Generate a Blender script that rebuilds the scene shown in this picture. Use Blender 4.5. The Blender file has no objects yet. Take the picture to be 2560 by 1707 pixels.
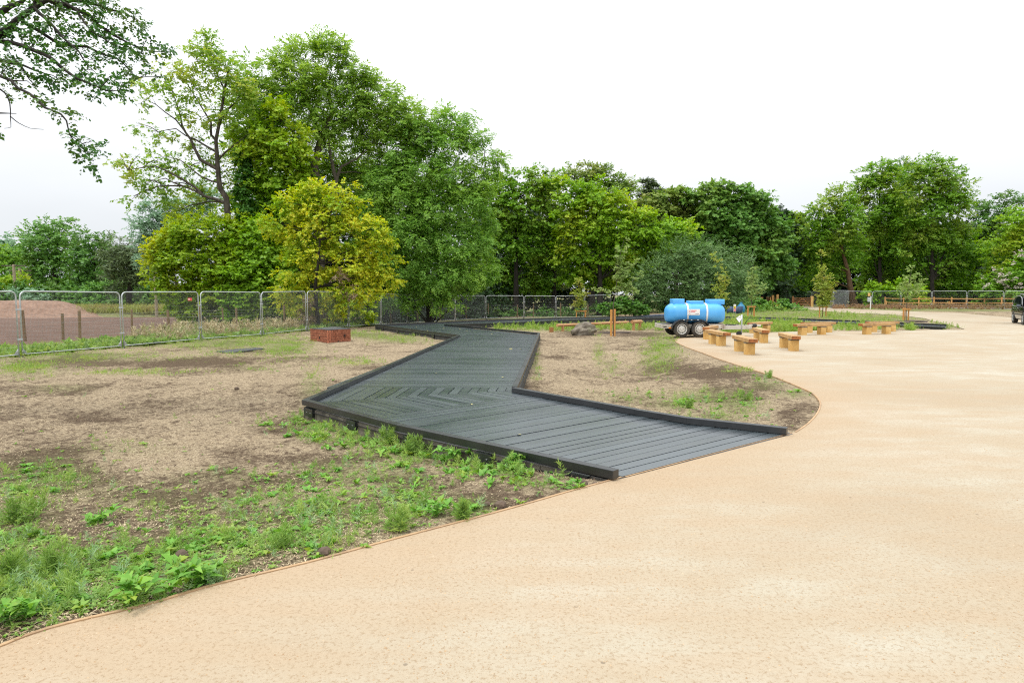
import bpy, bmesh, math, random
import numpy as np
from mathutils import Vector, Matrix
R = math.radians
rng = np.random.default_rng(11)
random.seed(5)
scn = bpy.context.scene
COL = scn.collection
F = 1640.0; CX = 1280.0; CY = 853.5; HC = 1.75
TH = math.atan(120.5 / F)
cT, sT = math.cos(TH), math.sin(TH)

# ------------------------------------------------------------------ surveying helpers
def ray(px, py):
    u = (px - CX) / F; v = -(py - CY) / F
    return u, cT + v * sT, -sT + v * cT          # x, y, z of a ray through that point of the survey photo
def W(px, py, z=0.0):                            # point at height z seen there
    x, y, zz = ray(px, py); k = (z - HC) / zz
    return Vector((x * k, y * k, z))
def D(px, py, d):                                # point at distance d seen there
    x, y, zz = ray(px, py); k = d / y
    return Vector((x * k, d, HC + zz * k))
def proj(x, y, z):
    dz = z - HC
    f = y * cT - dz * sT; up = y * sT + dz * cT
    f = np.maximum(f, 0.05)
    return CX + F * x / f, CY - F * up / f

# ------------------------------------------------------------------ tagging and mesh helpers
def tag(o, label=None, cat=None, group=None, kind=None):
    if label: o['label'] = label
    if cat: o['category'] = cat
    if group: o['group'] = group
    if kind: o['kind'] = kind
    return o
def thing(name, label, cat, loc=(0, 0, 0), rz=0.0, group=None):
    o = bpy.data.objects.new(name, None); COL.objects.link(o)
    o.location = loc; o.rotation_euler = (0, 0, rz); o.empty_display_size = .2
    return tag(o, label, cat, group)
class MB:
    def __init__(s): s.v = []; s.f = []
    def add(s, vs, fs):
        n = len(s.v); s.v.extend([tuple(v) for v in vs]); s.f.extend([tuple(i + n for i in f) for f in fs]); return s
    def box(s, c, size, rz=0.0, tilt=None):
        hx, hy, hz = [q / 2 for q in size]; M = Matrix.Rotation(rz, 3, 'Z')
        if tilt is not None: M = M @ tilt
        vs = [Vector(c) + M @ Vector((a * hx, b * hy, e * hz)) for e in (-1, 1) for b in (-1, 1) for a in (-1, 1)]
        return s.add(vs, [(0, 2, 3, 1), (4, 5, 7, 6), (0, 1, 5, 4), (2, 6, 7, 3), (0, 4, 6, 2), (1, 3, 7, 5)])
    def prism(s, poly, z0, z1):
        a = sum(poly[i][0] * poly[(i + 1) % len(poly)][1] - poly[(i + 1) % len(poly)][0] * poly[i][1] for i in range(len(poly)))
        if a < 0: poly = poly[::-1]
        n = len(poly)
        vs = [(p[0], p[1], z0) for p in poly] + [(p[0], p[1], z1) for p in poly]
        fs = [tuple(range(n))[::-1], tuple(range(n, 2 * n))] + [(i, (i + 1) % n, n + (i + 1) % n, n + i) for i in range(n)]
        return s.add(vs, fs)
    def bar(s, a, b, w, h, z0=None):             # a beam from a to b, w wide, h high, a/b give the centre of its section
        a = Vector(a); b = Vector(b); d = (b - a); L = d.length; d.normalize()
        up = Vector((0, 0, 1)) if abs(d.z) < .95 else Vector((0, 1, 0))
        x = d.cross(up).normalized(); u = x.cross(d).normalized()
        vs = [p + x * (i * w / 2) + u * (j * h / 2) for p in (a, b) for j in (-1, 1) for i in (-1, 1)]
        return s.add(vs, [(0, 2, 3, 1), (4, 5, 7, 6), (0, 1, 5, 4), (2, 6, 7, 3), (0, 4, 6, 2), (1, 3, 7, 5)])
    def tube(s, pts, rad, n=6, cap=True):
        pts = [Vector(p) for p in pts]; m = len(pts)
        if not hasattr(rad, '__len__'): rad = [rad] * m
        base = len(s.v); prev = None
        for i, p in enumerate(pts):
            t = (pts[min(i + 1, m - 1)] - pts[max(i - 1, 0)])
            t = t.normalized() if t.length > 1e-9 else Vector((0, 0, 1))
            if prev is None: x = t.orthogonal().normalized()
            else:
                x = prev - t * prev.dot(t); x = x.normalized() if x.length > 1e-6 else t.orthogonal().normalized()
            prev = x; y = t.cross(x)
            for k in range(n):
                a = 2 * math.pi * k / n
                s.v.append(tuple(p + (x * math.cos(a) + y * math.sin(a)) * rad[i]))
        for i in range(m - 1):
            for k in range(n):
                a = base + i * n + k; b = base + i * n + (k + 1) % n
                s.f.append((a, b, b + n, a + n))
        if cap:
            s.f.append(tuple(base + k for k in range(n))[::-1]); s.f.append(tuple(base + (m - 1) * n + k for k in range(n)))
        return s
    def lathe(s, prof, n=24, axis='y', c=(0, 0, 0), cap=True):   # prof: (along, radius)
        base = len(s.v); m = len(prof)
        for a, r in prof:
            for k in range(n):
                t = 2 * math.pi * k / n; p, q = math.cos(t) * r, math.sin(t) * r
                v = {'y': (p, a, q), 'z': (p, q, a), 'x': (a, p, q)}[axis]
                s.v.append((v[0] + c[0], v[1] + c[1], v[2] + c[2]))
        for i in range(m - 1):
            for k in range(n):
                a = base + i * n + k; b = base + i * n + (k + 1) % n
                s.f.append((a, b, b + n, a + n))
        if cap: s.f.append(tuple(base + k for k in range(n))[::-1]); s.f.append(tuple(base + (m - 1) * n + k for k in range(n)))
        return s
def obj(name, mb, mat, parent=None, world=False, smooth=False, bevel=0.0, auto=None):
    me = bpy.data.meshes.new(name)
    me.from_pydata(mb.v, [], mb.f); me.validate()
    bm = bmesh.new(); bm.from_mesh(me); bmesh.ops.recalc_face_normals(bm, faces=bm.faces)
    if bevel: bmesh.ops.bevel(bm, geom=[e for e in bm.edges if len(e.link_faces) == 2 and e.calc_face_angle(0) > .6], offset=bevel, segments=2, profile=.7, affect='EDGES', clamp_overlap=True)
    bm.to_mesh(me); bm.free()
    if smooth: me.polygons.foreach_set('use_smooth', [True] * len(me.polygons))
    if auto is not None:
        me.polygons.foreach_set('use_smooth', [True] * len(me.polygons)); me.set_sharp_from_angle(angle=R(auto))
    if mat is not None: me.materials.append(mat)
    o = bpy.data.objects.new(name, me); COL.objects.link(o)
    if parent is not None:
        o.parent = parent
        if world:
            r = parent
            while r.parent is not None: r = r.parent
            me.transform((Matrix.Translation(r.location) @ Matrix.Rotation(r.rotation_euler.z, 4, 'Z')).inverted())
    return o
def npobj(name, V, Q, mat, parent=None, attrs=None, smooth=False, mats=None, midx=None):
    me = bpy.data.meshes.new(name); V = np.asarray(V, np.float32); Q = np.asarray(Q, np.int32)
    if parent is not None: V = V - np.array(parent.location, np.float32)
    me.vertices.add(len(V)); me.vertices.foreach_set('co', V.ravel())
    k = Q.shape[1]; me.loops.add(Q.size); me.loops.foreach_set('vertex_index', Q.ravel())
    me.polygons.add(len(Q)); me.polygons.foreach_set('loop_start', np.arange(0, Q.size, k, dtype=np.int32))
    if smooth: me.polygons.foreach_set('use_smooth', np.ones(len(Q), bool))
    for an, av in (attrs or {}).items():
        a = me.attributes.new(an, 'FLOAT', 'POINT'); a.data.foreach_set('value', np.asarray(av, np.float32))
    me.update(calc_edges=True)
    for m_ in (mats or [mat]): me.materials.append(m_)
    if midx is not None: me.polygons.foreach_set('material_index', np.asarray(midx, np.int32))
    o = bpy.data.objects.new(name, me); COL.objects.link(o)
    if parent is not None: o.parent = parent
    return o
def copy_thing(root, loc, rz, label=None, group=None, scale=None):
    r = root.copy(); COL.objects.link(r); r.location = loc; r.rotation_euler = (0, 0, rz)
    if scale: r.scale = scale
    if label: r['label'] = label
    if group: r['group'] = group
    for ch in list(root.children):
        c = ch.copy(); COL.objects.link(c); c.parent = r
        for g in ch.children:
            d = g.copy(); COL.objects.link(d); d.parent = c
    return r

# ------------------------------------------------------------------ materials
class NT:
    def __init__(s, name):
        s.m = bpy.data.materials.new(name); s.m.use_nodes = True; s.t = s.m.node_tree; s.t.nodes.clear()
        s.out = s.n('ShaderNodeOutputMaterial')
    def n(s, ty, **kw):
        x = s.t.nodes.new(ty)
        for k, v in kw.items():
            if isinstance(k, str) and hasattr(x, k): setattr(x, k, v)
        return x
    def l(s, a, b): s.t.links.new(a, b)
    def coord(s, kind='Object'): return s.n('ShaderNodeTexCoord').outputs[kind]
    def geo(s): return s.n('ShaderNodeNewGeometry')
    def map(s, src, sc=(1, 1, 1), rot=(0, 0, 0)):
        x = s.n('ShaderNodeMapping'); s.l(src, x.inputs[0]); x.inputs['Scale'].default_value = sc; x.inputs['Rotation'].default_value = rot; return x.outputs[0]
    def noise(s, src, scale, det=3, rough=.55, dist=0.0):
        x = s.n('ShaderNodeTexNoise'); s.l(src, x.inputs['Vector']); x.inputs['Scale'].default_value = scale
        x.inputs['Detail'].default_value = det; x.inputs['Roughness'].default_value = rough; x.inputs['Distortion'].default_value = dist
        return x.outputs[0]
    def voro(s, src, scale, feat='F1'):
        x = s.n('ShaderNodeTexVoronoi', feature=feat); s.l(src, x.inputs['Vector']); x.inputs['Scale'].default_value = scale; return x
    def ramp(s, fac, stops):
        x = s.n('ShaderNodeValToRGB'); s.l(fac, x.inputs[0]); e = x.color_ramp.elements
        while len(e) < len(stops): e.new(.5)
        for i, (p, c) in enumerate(stops):
            e[i].position = p; e[i].color = (c if hasattr(c, '__len__') else (c, c, c)) + (1,) if not hasattr(c, '__len__') or len(c) == 3 else c
        return x.outputs[0]
    def mix(s, fac, a, b, mode='MIX'):
        x = s.n('ShaderNodeMix', data_type='RGBA', blend_type=mode)
        for i, v in ((0, fac), (6, a), (7, b)):
            if hasattr(v, 'is_linked'): s.l(v, x.inputs[i])
            else: x.inputs[i].default_value = v if i == 0 else (tuple(v) + (1,))[:4]
        return x.outputs[2]
    def math(s, op, a, b=None, clamp=False):
        x = s.n('ShaderNodeMath', operation=op, use_clamp=clamp)
        for i, v in ((0, a), (1, b)):
            if v is None: continue
            if hasattr(v, 'is_linked'): s.l(v, x.inputs[i])
            else: x.inputs[i].default_value = v
        return x.outputs[0]
    def attr(s, n):
        x = s.n('ShaderNodeAttribute'); x.attribute_name = n; return x.outputs['Fac']
    def bsdf(s, col, rough=.6, spec=.5, metal=0.0, bump=None, bstr=.3, bdist=.01, **kw):
        b = s.n('ShaderNodeBsdfPrincipled')
        for k, v in (('Base Color', col), ('Roughness', rough), ('Specular IOR Level', spec), ('Metallic', metal)):
            if hasattr(v, 'is_linked'): s.l(v, b.inputs[k])
            else: b.inputs[k].default_value = (tuple(v) + (1,))[:4] if hasattr(v, '__len__') else v
        for k, v in kw.items(): b.inputs[k.replace('_', ' ')].default_value = v
        if bump is not None:
            x = s.n('ShaderNodeBump'); s.l(bump, x.inputs['Height']); x.inputs['Strength'].default_value = bstr; x.inputs['Distance'].default_value = bdist
            s.l(x.outputs[0], b.inputs['Normal'])
        return b.outputs[0]
    def done(s, sh): s.l(sh, s.out.inputs[0]); return s.m
def plain(name, col, rough=.5, metal=0.0, spec=.5, var=.25, scale=6.0, bump=.1, dirt=None):
    t = NT(name); c = t.coord(); n = t.noise(c, scale, 5, .6)
    lo = tuple(q * (1 - var) for q in col); hi = tuple(min(1, q * (1 + var)) for q in col)
    k = t.ramp(n, [(.3, lo), (.7, hi)])
    if dirt: k = t.mix(t.ramp(t.noise(c, scale * .6, 6, .7), [(.5, 0.0), (.68, .8)]), k, dirt)
    r = t.ramp(t.noise(c, scale * 2, 3), [(.3, max(.03, rough - .1)), (.7, min(1, rough + .12))])
    return t.done(t.bsdf(k, r, spec, metal, bump=t.noise(c, scale * 6, 3), bstr=bump, bdist=.004))
LB = 1.85
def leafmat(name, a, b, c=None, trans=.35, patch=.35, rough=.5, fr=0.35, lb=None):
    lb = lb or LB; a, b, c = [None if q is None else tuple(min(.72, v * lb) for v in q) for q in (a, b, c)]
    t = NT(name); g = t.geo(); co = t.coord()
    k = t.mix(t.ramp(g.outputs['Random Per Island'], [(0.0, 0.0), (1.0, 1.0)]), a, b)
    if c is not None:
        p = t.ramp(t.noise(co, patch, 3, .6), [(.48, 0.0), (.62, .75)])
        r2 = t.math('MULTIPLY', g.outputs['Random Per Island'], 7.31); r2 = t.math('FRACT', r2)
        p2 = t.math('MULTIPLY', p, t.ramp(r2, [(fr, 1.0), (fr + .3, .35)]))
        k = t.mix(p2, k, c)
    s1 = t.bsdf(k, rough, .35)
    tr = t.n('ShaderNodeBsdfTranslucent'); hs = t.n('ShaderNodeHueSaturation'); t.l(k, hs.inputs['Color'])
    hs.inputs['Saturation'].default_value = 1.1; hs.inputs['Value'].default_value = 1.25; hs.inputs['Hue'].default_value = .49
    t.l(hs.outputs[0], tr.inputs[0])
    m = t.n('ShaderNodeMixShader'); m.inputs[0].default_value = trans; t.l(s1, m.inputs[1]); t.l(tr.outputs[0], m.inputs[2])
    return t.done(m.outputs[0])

def bark(name, a, b):
    t = NT(name); c = t.map(t.coord(), (1, 1, .25)); n = t.noise(c, 9, 6, .65)
    return t.done(t.bsdf(t.ramp(n, [(.35, a), (.65, b)]), .85, .2, bump=n, bstr=.6, bdist=.03))
M_BARK = bark('bark_grey', (.05, .042, .032), (.15, .13, .10))
M_BARKD = bark('bark_dark', (.012, .011, .010), (.045, .038, .030))
M_BARKM = bark('bark_mid', (.03, .026, .02), (.10, .085, .065))
M_BARKB = bark('bark_brown', (.06, .035, .02), (.17, .105, .06))

def wood(name, a, b, end, sc=1.0):
    t = NT(name); c = t.coord(); s = t.map(c, (2 * sc, 22 * sc, 22 * sc)); n = t.noise(s, 2.5, 5, .6, .6)
    k = t.ramp(n, [(.3, a), (.68, b)])
    bl = t.ramp(t.noise(c, 3.2, 4, .6), [(.45, 0.0), (.7, .8)])
    k = t.mix(bl, k, end)
    oi = t.n('ShaderNodeObjectInfo').outputs['Random']
    k = t.mix(t.math('MULTIPLY', oi, .35), k, end)
    return t.done(t.bsdf(k, .62, .35, bump=n, bstr=.35, bdist=.006))
M_OAK = wood('oak_block', (.56, .34, .10), (.80, .56, .23), (.52, .28, .07))
M_OAKTOP = wood('oak_seat', (.40, .21, .07), (.66, .44, .20), (.20, .11, .05))
M_OAKEND = plain('oak_end_grain', (.26, .085, .02), .6, var=.6, scale=14, dirt=(.5, .2, .05))
M_STAKE = wood('orange_stake', (.42, .2, .05), (.66, .37, .12), (.5, .2, .045))
M_RAIL = wood('new_rail', (.5, .27, .09), (.72, .42, .16), (.6, .3, .09))
M_GATE = wood('gate_wood', (.22, .1, .035), (.4, .2, .07), (.28, .12, .04))
M_POST = wood('fence_post_wood', (.13, .075, .035), (.30, .19, .09), (.12, .09, .05))
M_LOG = wood('peeled_log', (.42, .22, .09), (.60, .38, .19), (.36, .16, .06))
M_EDGE = wood('edging_timber', (.38, .24, .12), (.50, .34, .19), (.22, .14, .085))
M_GALV = plain('galvanised_steel', (.50, .53, .54), .45, .35, var=.15, scale=5)
M_WIRE = plain('wire', (.36, .38, .38), .45, .6, var=.1)
M_RUBBER = plain('tyre_rubber', (.05, .046, .04), .85, var=.4, scale=8, bump=.3, dirt=(.16, .13, .09))
M_CHASSIS = plain('chassis_galvanised', (.56, .53, .46), .6, .15, var=.15, scale=4, dirt=(.27, .2, .13))
M_WHEEL = plain('wheel_rim', (.68, .67, .63), .45, .2, var=.12, dirt=(.4, .34, .26))
M_BLACK = plain('black_plastic', (.018, .019, .02), .5, var=.3)
M_WHITE = plain('white_plastic', (.8, .8, .78), .4, var=.05)
M_AMBER = plain('amber_lens', (.75, .26, .02), .25, var=.2)
M_SOILDK = plain('dark_mulch', (.055, .036, .024), .95, var=.5, scale=9, bump=.6)

def tank_mat():
    t = NT('blue_tank_plastic'); c = t.coord(); n = t.noise(c, 2.2, 4, .6)
    k = t.ramp(n, [(.3, (.075, .36, .76)), (.7, (.11, .44, .86))])
    d = t.ramp(t.noise(t.map(c, (6, 6, 1.2)), 3, 6, .7), [(.55, 0.0), (.8, .3)])
    k = t.mix(d, k, (.30, .50, .66))
    return t.done(t.bsdf(k, .38, .5, bump=t.noise(c, 25, 3), bstr=.06, bdist=.004))
M_TANK = tank_mat()

def deck_mat():
    t = NT('wet_black_decking'); g = t.geo(); c = t.coord(); rp = g.outputs['Random Per Island']
    of = t.n('ShaderNodeCombineXYZ'); t.l(t.math('MULTIPLY', rp, 37.0), of.inputs[0]); t.l(t.math('MULTIPLY', rp, 91.0), of.inputs[1])
    ad = t.n('ShaderNodeVectorMath', operation='ADD'); t.l(t.map(c, (.55, 1.5, 1)), ad.inputs[0]); t.l(of.outputs[0], ad.inputs[1])
    own = t.noise(ad.outputs[0], 1.0, 4, .55); big = t.noise(c, .6, 3, .55); n2 = t.noise(c, 60, 3, .6)
    k = t.mix(rp, (.026, .037, .044), (.044, .060, .069))
    al = t.math('MULTIPLY', t.ramp(own, [(.60, 0.0), (.68, .4)]), t.ramp(big, [(.50, 0.0), (.62, 1.0)]))
    k = t.mix(al, k, (.020, .030, .022))
    k = t.mix(t.ramp(t.noise(c, 40, 2, .5), [(.70, 0.0), (.76, .35)]), k, (.18, .17, .15))
    r = t.math('ADD', t.math('MULTIPLY', own, .34), t.math('MULTIPLY', big, .26))
    r = t.math('ADD', r, .06); r = t.math('ADD', r, t.math('MULTIPLY', t.math('SUBTRACT', rp, .5), .10)); r = t.math('MAXIMUM', r, .09)
    h = t.math('ADD', t.math('MULTIPLY', n2, .35), t.noise(c, 9, 3))
    return t.done(t.bsdf(k, r, 1.0, bump=h, bstr=.06, bdist=.003, Coat_Weight=.35, Coat_Roughness=.18))
M_DECK = deck_mat()
def kerb_mat():
    t = NT('black_kerb_beam'); c = t.coord(); n1 = t.noise(c, 3, 5, .65)
    k = t.ramp(n1, [(.3, (.005, .006, .007)), (.55, (.011, .013, .015)), (.75, (.024, .025, .026))])
    r = t.ramp(t.noise(c, 2, 4), [(.35, .44), (.65, .30)])
    return t.done(t.bsdf(k, r, .9, bump=t.noise(c, 45, 4), bstr=.3, bdist=.004))
M_KERB = kerb_mat()
M_SIDE = plain('weathered_side_board', (.16, .14, .11), .85, var=.45, scale=5, bump=.5, dirt=(.045, .04, .033))
M_SIDED = plain('dark_side_board', (.045, .046, .045), .7, var=.4, scale=5, bump=.4)

def sand_mat():
    t = NT('pale_sand_gravel'); c = t.coord()
    big = t.noise(c, .32, 5, .62, .4); mid = t.noise(t.map(c, (1, 2.4, 1), (0, 0, .35)), .9, 5, .65); fine = t.noise(c, 42, 4, .8); f2 = t.noise(c, 130, 3, .7); f0 = t.noise(c, 13, 4, .8)
    k = t.ramp(big, [(.34, (0.376, 0.312, 0.223)), (.5, (0.421, 0.380, 0.293)), (.66, (0.467, 0.445, 0.368))])
    k = t.mix(t.ramp(mid, [(.42, .55), (.62, 0.0)]), k, (0.391, 0.307, 0.206))
    st2 = t.noise(t.map(c, (.5, 3.2, 1), (0, 0, -.95)), .8, 3, .5); k = t.mix(t.ramp(st2, [(.40, .35), (.50, 0.0)]), k, (0.406, 0.312, 0.210))
    near = t.attr('edge')
    k = t.mix(t.math('MULTIPLY', near, .75), k, (0.407, 0.297, 0.188))
    tr = t.attr('track'); k = t.mix(t.math('MULTIPLY', tr, .6), k, (0.299, 0.240, 0.167))
    k = t.mix(t.ramp(f0, [(.36, .32), (.50, 0.0)]), k, (0.354, 0.272, 0.181)); k = t.mix(t.ramp(fine, [(.38, .65), (.48, 0.0)]), k, (0.271, 0.188, 0.109))
    k = t.mix(t.ramp(f2, [(.6, 0.0), (.74, .22)]), k, (0.586, 0.543, 0.435))
    sp = t.voro(c, 44); k = t.mix(t.math('MULTIPLY', t.ramp(sp.outputs['Distance'], [(.10, 1.0), (.15, 0.0)]), t.ramp(t.noise(c, 5, 3), [(.52, 0.0), (.6, .4)])), k, (0.204, 0.127, 0.070))
    sp2 = t.voro(c, 3.1); k = t.mix(t.ramp(sp2.outputs['Distance'], [(.03, .5), (.04, 0.0)]), k, (0.092, 0.068, 0.051))
    h = t.math('ADD', fine, t.math('MULTIPLY', mid, .8))
    return t.done(t.bsdf(k, .92, .15, bump=h, bstr=.55, bdist=.012))
def ground_mat():
    t = NT('soil_and_straw'); c = t.coord()
    big = t.noise(c, .42, 5, .62, .3); mid = t.noise(c, 2.2, 6, .7, .3); f1 = t.noise(c, 11, 5, .8); f2 = t.noise(c, 40, 4, .75); f3 = t.noise(c, 110, 3, .7)
    ff = t.math('ADD', t.math('MULTIPLY', f2, .6), t.math('MULTIPLY', f3, .4))
    straw = t.ramp(ff, [(.40, (0.173, 0.120, 0.077)), (.5, (0.364, 0.283, 0.185)), (.62, (0.572, 0.472, 0.334))])
    soil = t.ramp(ff, [(.38, (0.036, 0.024, 0.017)), (.52, (0.124, 0.084, 0.056)), (.66, (0.256, 0.188, 0.128))])
    a = t.math('ADD', t.math('MULTIPLY', big, 1.15), t.math('MULTIPLY', mid, .75)); a = t.math('ADD', a, t.math('MULTIPLY', f1, 1.1))
    a = t.math('SUBTRACT', a, t.math('MULTIPLY', t.attr('soil'), .42))
    fac = t.n('ShaderNodeMapRange'); t.l(a, fac.inputs[0]); fac.inputs[1].default_value = 1.26; fac.inputs[2].default_value = 1.54
    k = t.mix(fac.outputs[0], soil, straw)
    vo = t.voro(c, 17); k = t.mix(t.math('MULTIPLY', t.ramp(vo.outputs['Distance'], [(.12, 1.0), (.2, 0.0)]), t.ramp(f1, [(.44, .85), (.56, 0.0)])), k, (.04, .027, .019))
    k = t.mix(t.ramp(f1, [(.38, .55), (.5, 0.0)]), k, (.085, .058, .04))
    gf = t.math('MULTIPLY', t.attr('green'), t.ramp(f1, [(.36, 0.0), (.6, 1.0)]))
    gcol = t.ramp(ff, [(.36, (0.060, 0.096, 0.020)), (.55, (0.152, 0.216, 0.048)), (.66, (0.264, 0.288, 0.104))])
    k = t.mix(t.math('MULTIPLY', gf, 1.0), k, gcol)
    fcol = t.ramp(t.noise(t.map(c, (.25, 3.0, 1)), 1.1, 6, .7), [(.3, (0.104, 0.064, 0.048)), (.6, (0.184, 0.120, 0.092)), (.75, (0.264, 0.188, 0.144))])
    k = t.mix(t.attr('field'), k, fcol)
    h = t.math('ADD', t.math('MULTIPLY', f1, 1.2), t.math('ADD', f2, t.math('MULTIPLY', mid, 1.4)))
    return t.done(t.bsdf(k, .95, .1, bump=h, bstr=.9, bdist=.03))

# ------------------------------------------------------------------ noise / polygon maths
def vnoise(x, y, seed=0):
    xi = np.floor(x).astype(np.int64); yi = np.floor(y).astype(np.int64); fx = x - xi; fy = y - yi
    def h(a, b):
        n = (a * 374761393 + b * 668265263 + seed * 974711) & 0x7fffffff
        n = ((n ^ (n >> 13)) * 1274126177) & 0x7fffffff
        return ((n ^ (n >> 16)) & 0xffff) / 65535.0
    u = fx * fx * (3 - 2 * fx); v = fy * fy * (3 - 2 * fy)
    return (h(xi, yi) * (1 - u) + h(xi + 1, yi) * u) * (1 - v) + (h(xi, yi + 1) * (1 - u) + h(xi + 1, yi + 1) * u) * v
def fbm(x, y, s=0, o=4):
    r = 0; a = .5
    for i in range(o): r = r + a * vnoise(x * 2 ** i, y * 2 ** i, s + i); a *= .5
    return r
def inpoly(x, y, P):
    ins = np.zeros(np.shape(x), bool); n = len(P)
    for i in range(n):
        x0, y0 = P[i][:2]; x1, y1 = P[(i + 1) % n][:2]
        if y0 == y1: continue
        c = ((y0 > y) != (y1 > y)) & (x < (x1 - x0) * (y - y0) / (y1 - y0) + x0); ins ^= c
    return ins
def dpoly(x, y, P, closed=True):
    d = np.full(np.shape(x), 1e9); n = len(P)
    for i in range(n if closed else n - 1):
        x0, y0 = P[i][:2]; x1, y1 = P[(i + 1) % n][:2]; vx, vy = x1 - x0, y1 - y0
        t = np.clip(((x - x0) * vx + (y - y0) * vy) / (vx * vx + vy * vy + 1e-12), 0, 1)
        d = np.minimum(d, np.hypot(x - x0 - t * vx, y - y0 - t * vy))
    return d
def sstep(a, b, x): t = np.clip((x - a) / (b - a), 0, 1); return t * t * (3 - 2 * t)

# ------------------------------------------------------------------ plan of the site
def smooth_line(P, it=2):
    for _ in range(it):
        Q = [P[0]]
        for a, b in zip(P[:-1], P[1:]): Q += [a.lerp(b, .25), a.lerp(b, .75)]
        P = Q + [P[-1]]
    return P
e1 = [W(*p) for p in [(-260, 1700), (-90, 1648), (0, 1615), (62, 1589), (138, 1565), (207, 1548), (310, 1525), (379, 1508), (503, 1470), (585, 1449), (689, 1425), (800, 1398), (940, 1359), (1088, 1320), (1197, 1292), (1320, 1258), (1415, 1230), (1500, 1207), (1560, 1191)]]
e2 = [W(*p) for p in [(1562, 1190.5), (1976, 1081.5)]]
e3 = [W(1976, 1081.5)] + smooth_line([W(*p) for p in [(1989, 1079.6), (2008, 1068), (2026, 1054), (2040, 1038), (2048, 1024.8), (2052.4, 1006.5), (2040.7, 990), (2024, 978), (2000.5, 968), (1965, 953), (1923.7, 937), (1868, 920), (1810, 902), (1762, 884), (1715, 867.5), (1693, 857), (1687, 851.5), (1692, 847.5), (1706, 845), (1733, 843.8)]], 1)
e4 = [W(*p) for p in [(1780, 838), (1822, 833), (1870, 831.5), (1932, 830.5), (2030, 827), (2140, 828), (2236, 827.5), (2330, 824.6), (2400, 824.6), (2412, 823), (2398, 819), (2370, 811), (2338, 804.5), (2313, 796), (2245, 787.5), (2177, 784), (2140, 783.4), (2072, 778.6), (2004, 772.7), (1984, 769.5), (1990, 766.5), (2055, 767.8), (2123, 771.8), (2200, 775), (2313, 780), (2398, 782.4), (2466, 788.4), (2524, 793.5), (2580, 798)]]
PATH = e1 + e2 + e3[1:] + e4 + [Vector((46, 30, 0)), Vector((60, 5, 0)), Vector((30, -12, 0)), Vector((-12, -12, 0)), Vector((-9, 1.5, 0))]
# boardwalk edges (top of the kerb beams, z = .1)
ZK = .10
lk = [W(754.5, 998.7, ZK), W(991.7, 1061.6, ZK), W(1533, 1176.8, ZK)]
A = lk[0]; E = W(1144.5, 837, ZK); G = W(937, 811.4, ZK)
rk = [W(1278.6, 968.4, ZK), W(1421.4, 993.6, ZK), W(1586.7, 1023, ZK), W(1716.8, 1044, ZK), W(1966, 1070, ZK)]
C = rk[0]; Fp = W(1344.5, 832, ZK); H = W(1109.8, 810.4, ZK)
LOOPo = [G, Vector((-2.2, 40.2, 0)), Vector((3.27, 44.6, 0)), Vector((11.0, 48.6, 0)), Vector((15.0, 47.2, 0)), Vector((18.4, 44.6, 0)), Vector((20.9, 40.0, 0)), Vector((23.2, 34.9, 0))]
LOOPi = [H, Vector((0.0, 37.5, 0)), Vector((4.2, 41.6, 0)), Vector((10.9, 45.3, 0)), Vector((13.6, 44.0, 0)), Vector((16.4, 41.6, 0)), Vector((18.6, 38.0, 0)), Vector((21.3, 32.2, 0))]
DECKPOLY = [A, lk[1], lk[2], rk[4], rk[3], rk[2], rk[1], C, Fp] + LOOPi + LOOPo[::-1] + [E]
HERAS = [(-15.75, 16.3), (-14.85, 19.75), (-13.87, 23.3), (-12.65, 26.6), (-11.37, 29.8), (-10.35, 33.1), (-9.15, 36.7), (-8.2, 41.0), (-7.1, 44.5), (-5.9, 48.2), (-4.5, 52.0), (-2.25, 55.6), (1.05, 57.2), (3.9, 58.6), (6.6, 59.6), (9.2, 60.6)]

HOL = W(1560, 884); HOL2 = W(1480, 915); MND = W(1690, 950); MN2 = W(1500, 862)
def hraw(x, y):
    x = np.asarray(x, float); y = np.asarray(y, float)
    z = -.42 * sstep(27, 55, y) * (1 - sstep(6, 16, x))
    dp = dpoly(x, y, PATH)
    z = z - .17 * sstep(.1, 2.6, dp) * (1 - sstep(13, 20, x)) * (1 - .75 * sstep(27, 40, y))
    z = z - .30 * np.exp(-(((x - HOL.x) / 2.0) ** 2 + ((y - HOL.y) / 3.2) ** 2)) * sstep(.2, 2, dp)
    z = z - .10 * np.exp(-(((x - HOL2.x) / 1.0) ** 2 + ((y - HOL2.y) / 2.0) ** 2)) * sstep(.2, 2, dp)
    z = z + .13 * np.exp(-(((x - MND.x) / 1.2) ** 2 + ((y - MND.y) / 1.4) ** 2)) * sstep(.1, 1.2, dp)
    z = z + .10 * np.exp(-(((x - MN2.x) / .9) ** 2 + ((y - MN2.y) / 2.0) ** 2))
    amp = sstep(0, .8, dp)
    z = z + ((fbm(x * .55, y * .55, 3) - .5) * .13 + (fbm(x * 3.1, y * 3.1, 9) - .5) * .075 + (vnoise(x * 8, y * 8, 5) - .5) * .026) * amp
    z = np.where(inpoly(x, y, PATH), -.03 - .05 * sstep(0, .3, dp), z - .012)
    return z
def hgt(x, y):
    z = hraw(x, y); dk = inpoly(x, y, DECKPOLY)
    return np.where(dk, np.minimum(z, -.16), z)
def h1(x, y): return float(hgt(np.array([x]), np.array([y]))[0])
def GP(px, py):
    p = W(px, py)
    for _ in range(5): p = W(px, py, h1(p.x, p.y))
    return p

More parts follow.
